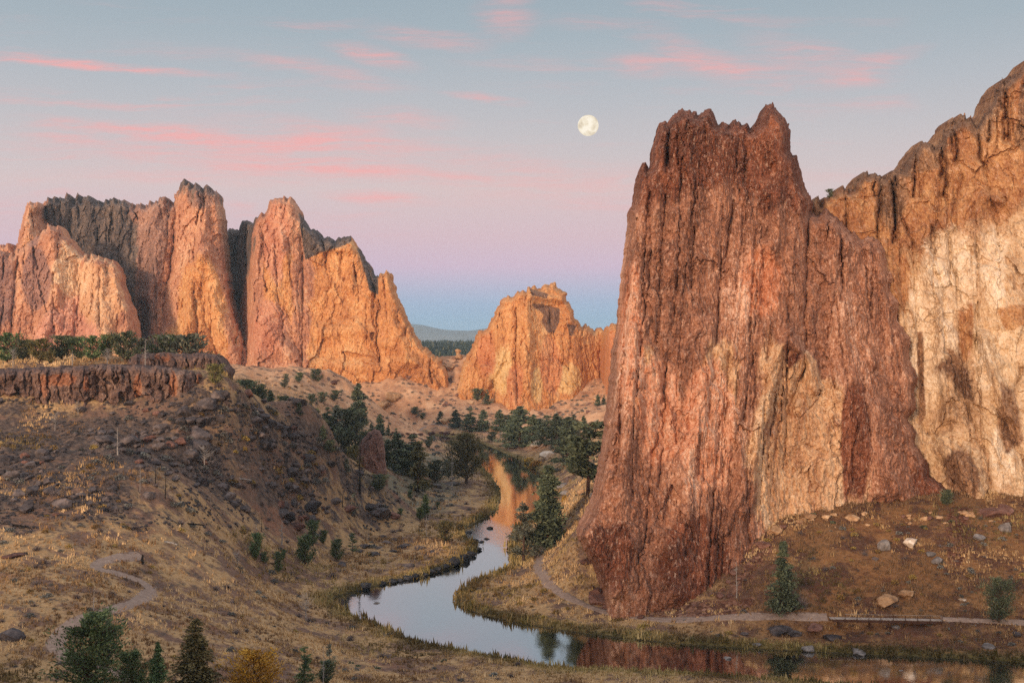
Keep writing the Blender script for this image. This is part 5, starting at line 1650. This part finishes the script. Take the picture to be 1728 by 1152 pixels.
    # far slope and river bend
    for i, (px, py, w, m_, hk, lb) in enumerate([
            (752, 712, 20, TANS, .9, "pale yellow boulder on the far scree beside a low juniper"), (775, 668, 14, REDS, .9, "brown boulder on the scree under the gap"), (752, 684, 12, REDS, .8, "rusty boulder in the middle of the far scree"),
            (648, 688, 26, TANS, 1.0, "large brown crag block on the scree right of the tall fir"), (662, 674, 24, TANS, 1.1, "upper brown crag block on the scree right of the tall fir"), (715, 640, 14, TANS, .9, "orange block under the slope of the great orange face"),
            (690, 638, 16, REDS, .8, "dark rock at the foot of the great orange face"), (788, 636, 18, TANS, 1.0, "leaning orange slab at the left foot of the middle crag"), (760, 622, 14, TANS, .8, "orange rock on the ridge of the gap"), (745, 618, 14, TANS, .7, "orange block on the ridge of the gap, nearer the great face"),
            (926, 770, 30, PALE, .8, "pale rock on the bank above the far river bend"), (905, 752, 24, PALE, .7, "whitish rock below the dark grove"), (946, 822, 24, GREY, .7, "grey boulder pair's upper stone near the rust-trunked pine"),
            (952, 832, 16, GREY, .7, "grey boulder pair's lower stone near the rust-trunked pine"), (1000, 838, 18, GREY, .7, "grey rock beside the rust brown pine trunk"), (982, 829, 20, TANS, .7, "round olive tan rock left of the rust brown pine trunk"), (735, 820, 18, GREY, .5, "flat grey rock under the low dark juniper on the flats"),
            (764, 818, 26, GREY, .4, "broad flat grey rock in front of the big round tree")]):
        rock("boulder", px, py, w, m_, lb, 'boulder', None, hk, i, .2)
    # blocks fallen at the feet of the cliffs
    foot = np.array([(1000, 985), (1030, 1018), (1100, 1022), (1180, 1020), (1225, 990), (1260, 940), (1300, 890), (1360, 868), (1450, 866), (1540, 868), (1610, 862), (1700, 862)], float)
    for k in range(70):
        t = rng.uniform(0, len(foot) - 1.001)
        p = foot[int(t)] + (foot[int(t) + 1] - foot[int(t)]) * (t % 1)
        rock("fallen_block", p[0] + rng.uniform(-8, 8), p[1] + abs(rng.normal(0, 10)), np.exp(rng.normal(2.45, .45)), REDS if p[0] < 1280 or rng.rand() < .4 else TANS,
             "broken block of rock fallen along the foot of the red and cream cliffs", 'boulder', "fallen blocks at the cliff foot", rng.uniform(.6, 1.0), rng.randint(8), .3, 200.)
    foot = np.array([(440, 650), (520, 640), (600, 640), (690, 625), (760, 640), (800, 670), (880, 690), (940, 690), (1010, 670)], float)
    for k in range(60):
        t = rng.uniform(0, len(foot) - 1.001)
        p = foot[int(t)] + (foot[int(t) + 1] - foot[int(t)]) * (t % 1)
        rock("scree_block", p[0] + rng.uniform(-8, 8), p[1] + rng.normal(4, 8), np.exp(rng.normal(1.7, .4)), TANS if rng.rand() < .6 else REDS,
             "small block on the scree at the foot of the far orange cliffs", 'boulder', "blocks on the far scree", rng.uniform(.6, 1.1), rng.randint(8), .25, 500.)
    for k in range(60):
        q, wd = TR_W[['left', 'right', 'east'][rng.randint(3)]]
        p = q[rng.randint(len(q))] + rng.normal(0, .5, 2)
        side = rng.choice([-1, 1]) * rng.uniform(.9, 1.5) * wd / 2
        x, y = float(p[0] + side * .7), float(p[1] + side * .7)
        rock("trail_stone", 0, 0, rng.uniform(2.5, 5.5), GREY if rng.rand() < .6 else TANS, "small stone lying along the edge of a dirt trail", 'stone', "stones along the trails", .7, rng.randint(8), .2, at=(x, y, float(G.at(x, y)[0])))
    # balanced rock in the gap
    x, Y, z = G.see(773, 604)
    s = Y / F
    parts = []
    for k, (dz, rr, hh) in enumerate([(2.0, 7.5, 5.5), (7.5, 3.6, 4.5), (12.5, 5.6, 4.0)]):
        v, f = boulder_verts(330 + k, cuts=8)
        parts.append((v * (rr * s, rr * s, hh * s) * np.array([1, 1, 1.3]) + (0, 0, dz * s), f))
    v, f = join(parts)
    tag(link("balanced_rock", mesh_np("balanced_rock", v, f, TANS), loc=(x, Y, z)), "small mushroom-shaped balanced rock on the ridge in the gap", "rock")


place_rocks()


# ------------------------------------------------------------------ footbridge
def build_bridge():
    m, T = new_mat("weathered_planks")
    p = T.new('ShaderNodeTexCoord').outputs['Object']
    s = T.new('ShaderNodeSeparateXYZ')
    T.put(s.inputs[0], p)
    pl = T.math('FLOOR', T.math('MULTIPLY', s.outputs[0], 4.5))
    wn = T.new('ShaderNodeTexWhiteNoise', noise_dimensions='1D')
    T.put(wn.inputs['W'], pl)
    c = T.ramp(wn.outputs[0], [(0.0, (0.26, 0.22, 0.19)), (1.0, (0.44, 0.39, 0.34))])
    c = T.mix(T.ss(T.math('FRACT', T.math('MULTIPLY', s.outputs[0], 4.5)), 0.93, 0.96), c, (0.06, 0.05, 0.045))
    principled(T, c, 0.9, 0.1)
    dk = bark_material("stained_timber", (0.045, 0.024, 0.018), (0.12, 0.062, 0.042))
    Y0 = 250.0
    xa, xb = (1400 - 864) / F * Y0, (1589 - 864) / F * Y0
    za = H - (1042 - 576) / F * Y0
    zb = H - (1045.5 - 576) / F * Y0
    root = bpy.data.objects.new("footbridge", None)
    col.objects.link(root)
    root.location = (xa, Y0, za)
    L = xb - xa
    root.rotation_euler = (0, math.atan2(za - zb, L), 0)

    def box(x0, x1, y0, y1, z0, z1):
        v = np.array([(x, y, z) for x in (x0, x1) for y in (y0, y1) for z in (z0, z1)], float)
        f = np.array([(0, 1, 3, 2), (4, 6, 7, 5), (0, 4, 5, 1), (2, 3, 7, 6), (0, 2, 6, 4), (1, 5, 7, 3)])
        return v, f
    v, f = join([box(0, L, -0.9, 0.9, -.08, 0)])
    link("deck", mesh_np("deck", v, f, m), root)
    for y in (-.85, .7):
        v, f = box(.4, L - .1, y, y + .15, -.62, -.083)
        link("beam", mesh_np("beam", v, f, dk), root)
    pm = mesh_np("post", *box(-.06, .06, -1.04, -.905, -.70, 1.10), dk)
    px = [(1424, 1), (1444, 1), (1464, 1), (1484, 1), (1505, 1), (1525, 1), (1546, 1), (1567, 1), (1587, 1)]
    xs = [(a - 1400) / F * Y0 for a, _ in px]
    for x in xs:
        o = link("post", pm, root)
        o.location = (x, 0, 0)
    for z, h in ((1.02, .07), (.52, .06)):
        v, f = box(xs[0] - .1, xs[-1] + .1, -1.10, -1.043, z, z + h)
        link("rail", mesh_np("rail", v, f, m if z > .9 else dk), root)
    v, f = join([box(-.12, .12, -.8, -.55, -2.0, -.625), box(-.12, .12, .5, .75, -2.0, -.625)])
    sm = mesh_np("support", v, f, dk)
    for t in (.08, .36, .64, .93):
        o = link("support", sm, root)
        o.location = (L * t, 0, 0)
    tag(root, "wooden footbridge with a post railing carrying the trail along the right bank", "footbridge")


build_bridge()


# ------------------------------------------------------------------ shrubs
def shrub_mesh(seed, mat, twiggy=False, n=150):
    rng = np.random.RandomState(seed)
    if twiggy:
        a = rng.uniform(0, 6.28, n)
        e = rng.uniform(.15, 1.5, n)
        d = np.stack([np.cos(a) * np.cos(e), np.sin(a) * np.cos(e), np.sin(e)], 1)
        b = d * rng.uniform(0, .35, n)[:, None] * (1, 1, .5)
        t = b + d * rng.uniform(.35, .75, n)[:, None] + rng.normal(0, .08, (n, 3))
        s = np.cross(d, rng.normal(0, 1, d.shape))
        s /= np.linalg.norm(s, axis=1)[:, None]
        V = np.stack([b - s * .022, b + s * .022, t], 1).reshape(-1, 3)
        Fq = np.arange(len(V)).reshape(-1, 3)
    else:
        a = rng.uniform(0, 6.28, n)
        e = np.arcsin(rng.uniform(0, 1, n))
        r = rng.uniform(.45, 1, n) ** .6 * (1 + .3 * vnoise(np.cos(a) * 2, np.sin(a) * 2, e * 2, seed))
        d = np.stack([np.cos(a) * np.cos(e), np.sin(a) * np.cos(e), np.sin(e) * .85], 1)
        P = d * r[:, None]
        u = d + rng.normal(0, .6, d.shape)
        u /= np.linalg.norm(u, axis=1)[:, None]
        s = np.cross(u, rng.normal(0, 1, d.shape))
        s /= np.linalg.norm(s, axis=1)[:, None]
        V = np.stack([P - u * .16 - s * .09, P - u * .1 + s * .1, P + u * .2 + s * .03, P + u * .02 - s * .1], 1).reshape(-1, 3)
        Fq = np.arange(len(V)).reshape(-1, 4)
    return mesh_np("shrub", V, Fq, mat, False, {'tint': ('FACE', rng.rand(len(Fq)))})


def place_shrubs():
    rng = np.random.RandomState(77)
    sets = {'sage': [shrub_mesh(i, SAGE) for i in range(3)], 'twig': [shrub_mesh(10 + i, TWIG, True, 170) for i in range(3)], 'ochre': [shrub_mesh(20 + i, OCHRE) for i in range(3)],
            'wine': [shrub_mesh(30 + i, WINE) for i in range(2)], 'green': [shrub_mesh(40 + i, GREEN) for i in range(2)], 'gold': [shrub_mesh(50 + i, AUTUMN) for i in range(2)]}

    def put(name, kind, px, py, w, label, group=None, hk=1.0, ymin=160., at=None):
        x, Y, z = at or G.see(px, py, ymin)
        o = link(name, sets[kind][rng.randint(len(sets[kind]))], loc=(x, Y, z - .08))
        r = w * Y / F / 2
        o.scale = (r, r, r * hk)
        o.rotation_euler = (0, 0, rng.uniform(0, 6.28))
        return tag(o, label, "shrub", group)

    def scatter(n, box_, poly, name, kind, w, label, group, dens=None):
        c, t = 0, 0
        while c < n and t < n * 40:
            t += 1
            px, py = rng.uniform(box_[0], box_[2]), rng.uniform(box_[1], box_[3])
            if poly is not None and not inside(np.array([px]), np.array([py]), poly)[0]:
                continue
            x, Y, z = G.see(px, py)
            ci, ri = int(np.clip(np.searchsorted(T_COLS, x / Y), 0, len(T_COLS) - 1)), int(np.clip(np.searchsorted(Y_ROWS, Y), 0, len(Y_ROWS) - 1))
            if RD[ri, ci] < 1.5 or PD[ri, ci] < .8:
                continue
            if vnoise(np.array([x / 16]), np.array([Y / 16]), np.array([3.]), n)[0] < rng.uniform(-.6, .3):
                continue
            put(name, kind, px, py, rng.uniform(*w), label, group, rng.uniform(.7, 1.15), at=(x, Y, z))
            c += 1
    hill = [(-5, 690), (390, 690), (470, 690), (650, 810), (690, 860), (560, 890), (0, 930)]
    scatter(70, (-5, 690, 690, 900), hill, "bare_shrub", 'twig', (14, 34), "leafless purple grey shrub between the boulders of the left slope", "bare shrubs of the left slope")
    scatter(45, (-5, 690, 690, 900), hill, "ochre_shrub", 'ochre', (9, 20), "ochre yellow shrub between the boulders of the left slope", "ochre shrubs of the left slope")
    scatter(75, (-5, 690, 690, 900), hill, "sagebrush", 'sage', (9, 22), "grey green sagebrush between the boulders of the left slope", "sagebrush of the left slope")
    mead = [(0, 900), (560, 880), (720, 880), (780, 900), (720, 960), (560, 1000), (540, 1020), (700, 1090), (1000, 1118), (1300, 1140), (1300, 1152), (0, 1152)]
    scatter(55, (0, 890, 1200, 1152), mead, "sagebrush", 'sage', (7, 18), "grey green sagebrush in the dry meadow grass", "sagebrush of the meadow")
    scatter(45, (0, 890, 900, 1152), mead, "bare_shrub", 'twig', (14, 34), "leafless grey shrub in the dry meadow grass", "bare shrubs of the meadow")
    scatter(40, (0, 890, 1000, 1152), mead, "ochre_shrub", 'ochre', (7, 14), "ochre yellow shrub in the dry meadow grass", "ochre shrubs of the meadow")
    rh = [(1260, 890), (1580, 870), (1728, 880), (1728, 1090), (1200, 1080), (1180, 1020)]
    scatter(60, (1180, 860, 1728, 1100), rh, "sagebrush", 'sage', (6, 15), "grey green sagebrush on the right hand hill", "sagebrush of the right hill")
    scatter(40, (1180, 860, 1728, 1100), rh, "ochre_shrub", 'ochre', (7, 16), "ochre yellow shrub on the right hand hill", "ochre shrubs of the right hill")
    scatter(20, (1180, 900, 1728, 1090), rh, "bare_shrub", 'twig', (12, 24), "leafless grey shrub on the right hand hill", "bare shrubs of the right hill")
    pen = [(775, 1000), (900, 955), (1000, 1035), (1180, 1055), (1200, 1085), (850, 1040)]
    scatter(24, (770, 940, 1200, 1085), pen, "ochre_shrub", 'ochre', (8, 16), "ochre shrub in the tall grass of the river point", "shrubs of the river point")
    far = [(620, 650), (720, 640), (800, 680), (1000, 660), (1020, 720), (860, 725), (640, 715), (480, 670)]
    scatter(170, (480, 640, 1025, 725), far, "scrub_bush", 'sage', (3.5, 7.5), "tiny dark scrub bush dotting the far scree slope", "scrub bushes of the far scree")
    flats = [(640, 735), (780, 735), (770, 800), (800, 870), (720, 880), (690, 860), (660, 840), (650, 770)]
    scatter(60, (640, 730, 830, 890), flats, "sagebrush", 'sage', (6, 14), "silvery sagebrush on the flats by the far bend", "sagebrush of the flats")
    scatter(30, (640, 800, 830, 890), flats, "bare_shrub", 'twig', (10, 22), "leafless grey shrub on the flats by the far bend", "bare shrubs of the flats")
    rb = [(880, 760), (1000, 740), (1010, 800), (985, 850), (930, 850), (915, 800)]
    scatter(22, (880, 735, 1010, 860), rb, "sagebrush", 'sage', (6, 14), "grey sagebrush on the bank left of the red tower", "sagebrush left of the red tower")
    for k in range(16):
        px = 655 + k * 11 + rng.uniform(-4, 4)
        put("wine_shrub", 'wine', px, 733 + max(0, px - 760) * .18 + rng.uniform(-2, 2) if px < 780 else 752 + (px - 780) * .35, rng.uniform(8, 14), "dark red shrub on the bank of the far river reach", "red shrubs of the far bank", .8)
    for px, py, w, hk, lb in [(905, 786, 26, .9, "larger orange yellow bush on the bank at the far bend"), (893, 778, 18, .9, "smaller orange bush left of the larger one at the far bend"), (953, 846, 12, 2.2, "upright golden shrub right of the tallest dark pine"), (776, 1000, 20, .6, "golden patch of shrub at the tip of the river point"),
                              (1325, 1139, 28, .8, "yellow flowering shrub at the bottom edge, leftmost of five"), (1380, 1139, 26, .7, "yellow green flowering shrub at the bottom edge, second of five"), (1411, 1136, 9, 3.0, "narrow upright yellow shrub at the bottom edge"),
                              (1533, 1145, 26, .8, "yellow flowering shrub at the bottom edge, fourth of five"), (1662, 1153, 26, .8, "yellow flowering shrub in the bottom right corner")]:
        put("golden_shrub", 'gold', px, py, w, lb, None, hk)
    for px, py, w, lb in [(592, 1119, 12, "dark green cushion shrub, left one of a pair in the foreground grass"), (604, 1124, 11, "dark green cushion shrub, right one of a pair in the foreground grass"), (637, 1128, 13, "dark green cushion shrub beside the grey twiggy brush in the foreground"), (750, 1115, 13, "dark green cushion shrub alone on the foreground mound"),
                          (1405, 882, 12, "dark shrub at the foot of the tan stained rock"), (1372, 868, 12, "dark shrub at the left foot of the tan stained rock"), (1558, 890, 14, "dark shrub on the hill just above the white boulder"), (1606, 880, 12, "dark shrub under the round wedged juniper")]:
        put("green_shrub", 'green', px, py, w, lb, None, .8)
    put("bare_shrub", 'twig', 1350, 1026, 46, "tall pale leafless brush right of the lone spruce", None, 1.7)
    put("bare_shrub", 'twig', 645, 1108, 50, "grey twiggy brush pile in the foreground grass", None, .5)
    put("bare_shrub", 'twig', 1350, 900, 20, "leafless shrub below the tan stained rock", None, .8)


place_shrubs()


# ------------------------------------------------------------------ grass and far wood
def build_grass():
    m, T = new_mat("dry_grass")
    t = T.attr('tint')
    g = T.attr('green')
    c = T.ramp(t, [(0.0, (0.16, 0.095, 0.05)), (0.35, (0.33, 0.205, 0.098)), (0.7, (0.50, 0.335, 0.165)), (1.0, (0.68, 0.49, 0.27))])
    c = T.mix(g, c, T.ramp(t, [(0.0, (0.06, 0.056, 0.018)), (0.6, (0.16, 0.135, 0.042)), (1.0, (0.30, 0.24, 0.08))]))
    principled(T, c, 0.9, 0.1)
    rng = np.random.RandomState(9)
    n = 190000
    tt = rng.uniform(-.44, .44, n)
    yy = np.exp(rng.uniform(np.log(160), np.log(640), n))
    # thin out towards the viewer's feet less than far away
    k = rng.rand(n) < np.clip(420 / yy, .45, 1)
    tt, yy = tt[k], yy[k]
    xx = tt * yy
    ci = np.clip(np.searchsorted(T_COLS, tt), 0, len(T_COLS) - 1)
    ri = np.clip(np.searchsorted(Y_ROWS, yy), 0, len(Y_ROWS) - 1)
    rd, pd, tal = RD[ri, ci], PD[ri, ci], TAL[ri, ci]
    den = 0.52 + 1.15 * fbm(xx / 13, yy / 13, 0 * xx, 4, 66, .65)
    den = np.where(tal > .3, (fbm(xx / 16, yy / 16, 0 * xx + 3, 4, 71, .6) - .12) * 2.2, den)
    den = np.where(rd < 5, 1.0, den)
    den = np.where((yy > 400) & (xx > -60) & (rd > 8), den * .5, den)
    ok = (rd > 0.15) & (pd > rng.uniform(-.45, .5, n)[:len(xx)]) & (rng.rand(n)[:len(xx)] < den)
    xx, yy, rd = xx[ok], yy[ok], rd[ok]
    zz = G.at(xx, yy)
    N_ = len(xx)
    patch = fbm(xx / 9, yy / 9, 0 * xx + 5, 3, 90)
    green = np.clip(1.25 - rd / (5.0 + 4 * (patch + .5)), 0, 1) * rng.uniform(.5, 1, N_)
    green = np.maximum(green, sstep(fbm(xx / 22, yy / 22, 0 * xx + 11, 3, 95), .12, .4) * .6)
    talg = TAL[np.clip(np.searchsorted(Y_ROWS, yy), 0, len(Y_ROWS) - 1), np.clip(np.searchsorted(T_COLS, xx / yy), 0, len(T_COLS) - 1)]
    tint = np.clip(.50 - .42 * sstep(talg, .2, .5) + patch * 1.25 + rng.normal(0, .16, N_) - .40 * HILL[np.clip(np.searchsorted(Y_ROWS, yy), 0, len(Y_ROWS) - 1), np.clip(np.searchsorted(T_COLS, xx / yy), 0, len(T_COLS) - 1)], 0, 1)
    size = np.exp(rng.normal(-.78, .38, N_)).clip(.2, 1.25) * (1 + .8 * np.clip(1 - rd / 4, 0, 1)) * np.clip(yy / 260, .8, 1.35)
    B = 6
    a = rng.uniform(0, 6.28, (N_, B))
    lean = rng.uniform(.1, .9, (N_, B))
    h = size[:, None] * rng.uniform(.6, 1.25, (N_, B))
    bx = xx[:, None] + rng.normal(0, .22, (N_, B)) * size[:, None] * 1.6
    by = yy[:, None] + rng.normal(0, .22, (N_, B)) * size[:, None] * 1.6
    bz = np.broadcast_to(zz[:, None], bx.shape) - .06
    w = (.10 + .08 * rng.rand(N_, B)) * size[:, None] * 1.3
    p0 = np.stack([bx - np.sin(a) * w, by + np.cos(a) * w * .6, bz], -1)
    p1 = np.stack([bx + np.sin(a) * w, by - np.cos(a) * w * .6, bz], -1)
    p2 = np.stack([bx + np.cos(a) * lean * h * .6, by + np.sin(a) * lean * h * .6, bz + h], -1)
    V = np.stack([p0, p1, p2], 2).reshape(-1, 3)
    Fq = np.arange(len(V)).reshape(-1, 3)
    ft = np.clip(np.repeat(tint, B) + rng.normal(0, .12, N_ * B), 0, 1)
    me = mesh_np("grass", V, Fq, m, False, {'tint': ('FACE', ft), 'green': ('FACE', np.repeat(green, B))})
    tag(link("grass", me), kind='stuff')


build_grass()


def build_brush():
    """low brush too small and dense to count, on the slopes and the far scree"""
    m = leaf_material("low_brush", [(0.0, (0.05, 0.040, 0.034)), (0.5, (0.11, 0.088, 0.068)), (1.0, (0.19, 0.16, 0.11))])
    rng = np.random.RandomState(21)
    n = 26000
    tt = rng.uniform(-.43, .43, n)
    yy = np.exp(rng.uniform(np.log(175), np.log(930), n))
    ci = np.clip(np.searchsorted(T_COLS, tt), 0, len(T_COLS) - 1)
    ri = np.clip(np.searchsorted(Y_ROWS, yy), 0, len(Y_ROWS) - 1)
    xx = tt * yy
    den = .30 + 1.3 * fbm(xx / 15, yy / 15, 0 * xx + 9, 4, 33, .65) + .35 * (yy > 560)
    ok = (RD[ri, ci] > 3) & (PD[ri, ci] > .8) & (rng.rand(n) < den)
    xx, yy = xx[ok], yy[ok]
    zz = G.at(xx, yy)
    N_ = len(xx)
    B = 9
    sz = np.exp(rng.normal(-.95, .35, N_)) * np.clip(yy / 420, .75, 1.7)
    d = rng.normal(0, 1, (N_, B, 3))
    d[..., 2] = np.abs(d[..., 2]) * .8
    d /= np.linalg.norm(d, axis=-1)[..., None]
    P = np.stack([xx, yy, zz], -1)[:, None, :] + d * sz[:, None, None] * rng.uniform(.4, 1, (N_, B, 1)) * (1, 1, .75)
    u = rng.normal(0, 1, P.shape)
    u /= np.linalg.norm(u, axis=-1)[..., None]
    s_ = np.cross(u, d)
    k = sz[:, None, None] * .36
    V = np.stack([P - u * k, P + s_ * k, P + u * k + d * k * .6], 2).reshape(-1, 3)
    Fq = np.arange(len(V)).reshape(-1, 3)
    me = mesh_np("brush", V, Fq, m, False, {'tint': ('FACE', np.clip(np.repeat(rng.rand(N_), B) + rng.normal(0, .15, N_ * B), 0, 1))})
    tag(link("brush", me), kind='stuff')


build_brush()


def build_far_wood():
    m = leaf_material("far_forest", [(0.0, (0.012, 0.020, 0.014)), (0.6, (0.035, 0.048, 0.030)), (1.0, (0.10, 0.09, 0.04))])
    rng = np.random.RandomState(4)
    V, Fc, tint, o = [], [], [], 0
    for k in range(3200):
        y = rng.uniform(1500, 3600)
        x = rng.uniform(-.115, .0) * y
        h = rng.uniform(9, 24) * (1.25 if y > 2400 else 1)
        z = float(G.at(x, y)[0])
        s = 5
        r = h * rng.uniform(.22, .40)
        tn = rng.rand() ** 2
        for lv, (z0, z1, rr) in enumerate([(0.05, .5, 1), (.3, .78, .75), (.58, 1.0, .48)]):
            a = np.arange(s) * 6.283 / s + rng.rand() * 6
            ring = np.stack([np.cos(a) * r * rr * rng.uniform(.8, 1.2, s), np.sin(a) * r * rr, np.full(s, z0 * h) + rng.normal(0, .03 * h, s)], 1)
            V.append(np.vstack([ring, [[rng.normal(0, .04 * h), 0, z1 * h]]]) + (x, y, z))
            Fc += [(o + i, o + (i + 1) % s, o + s) for i in range(s)]
            tint += [tn] * s
            o += s + 1
    me = mesh_np("far_forest", np.vstack(V), np.array(Fc), m, False, {'tint': ('FACE', tint)})
    tag(link("far_forest", me), kind='stuff')
    # blue hills on the horizon
    hm, T = new_mat("far_hill")
    pos = T.new('ShaderNodeNewGeometry').outputs['Position']
    principled(T, T.ramp(T.noise(pos, .002, 4, .6), [(.3, (.15, .17, .17)), (.7, (.22, .23, .21))]), .95, .1)
    xs = np.linspace(-5200, 5200, 160)
    ys = np.linspace(8800, 11800, 14)
    X, Y = np.meshgrid(xs, ys)
    px = 864 + F * X / 9500
    sky = 563 + 4 * np.sin(px / 90 + 2.2) - 13 * np.exp(-((px - 685) / 50) ** 2) - 9 * np.exp(-((px - 840) / 45) ** 2) + 4 * vnoise(px / 40, 0 * px, 0 * px, 2)
    top = (H - (sky - 576) / F * 9500)
    prof_ = np.sin(np.clip((Y - 8800) / 3000, 0, 1) * np.pi) ** .7
    Z = 20 + (top * 1.06 - 20) * prof_ + fbm(X / 400, Y / 400, 0 * X, 4, 6) * 9 * prof_
    i = np.arange(X.size).reshape(X.shape)
    f = np.stack([i[:-1, :-1], i[:-1, 1:], i[1:, 1:], i[1:, :-1]], -1).reshape(-1, 4)
    tag(link("hills", mesh_np("hills", np.stack([X, Y, Z], -1).reshape(-1, 3), f, hm, True)), kind='structure')


build_far_wood()


# ------------------------------------------------------------------ the air between
def build_haze():
    m = bpy.data.materials.new("haze")
    m.use_nodes = True
    m.node_tree.nodes.clear()
    T = NT(m.node_tree)
    v = T.new('ShaderNodeVolumePrincipled')
    v.inputs['Color'].default_value = (0.55, 0.80, 1.0, 1)
    v.inputs['Density'].default_value = 0.00006
    v.inputs['Anisotropy'].default_value = 0.0
    o = T.new('ShaderNodeOutputMaterial')
    T.l.new(v.outputs[0], o.inputs['Volume'])
    x, y0, y1, z0, z1 = 40000, -900, 13000, -3.0, 250.0
    V = [(a, b, c) for a in (-x, x) for b in (y0, y1) for c in (z0, z1)]
    Fq = [(0, 1, 3, 2), (4, 6, 7, 5), (0, 4, 5, 1), (2, 3, 7, 6), (0, 2, 6, 4), (1, 5, 7, 3)]
    tag(link("haze", mesh_np("haze", V, np.array(Fq), m)), kind='stuff')


build_haze()
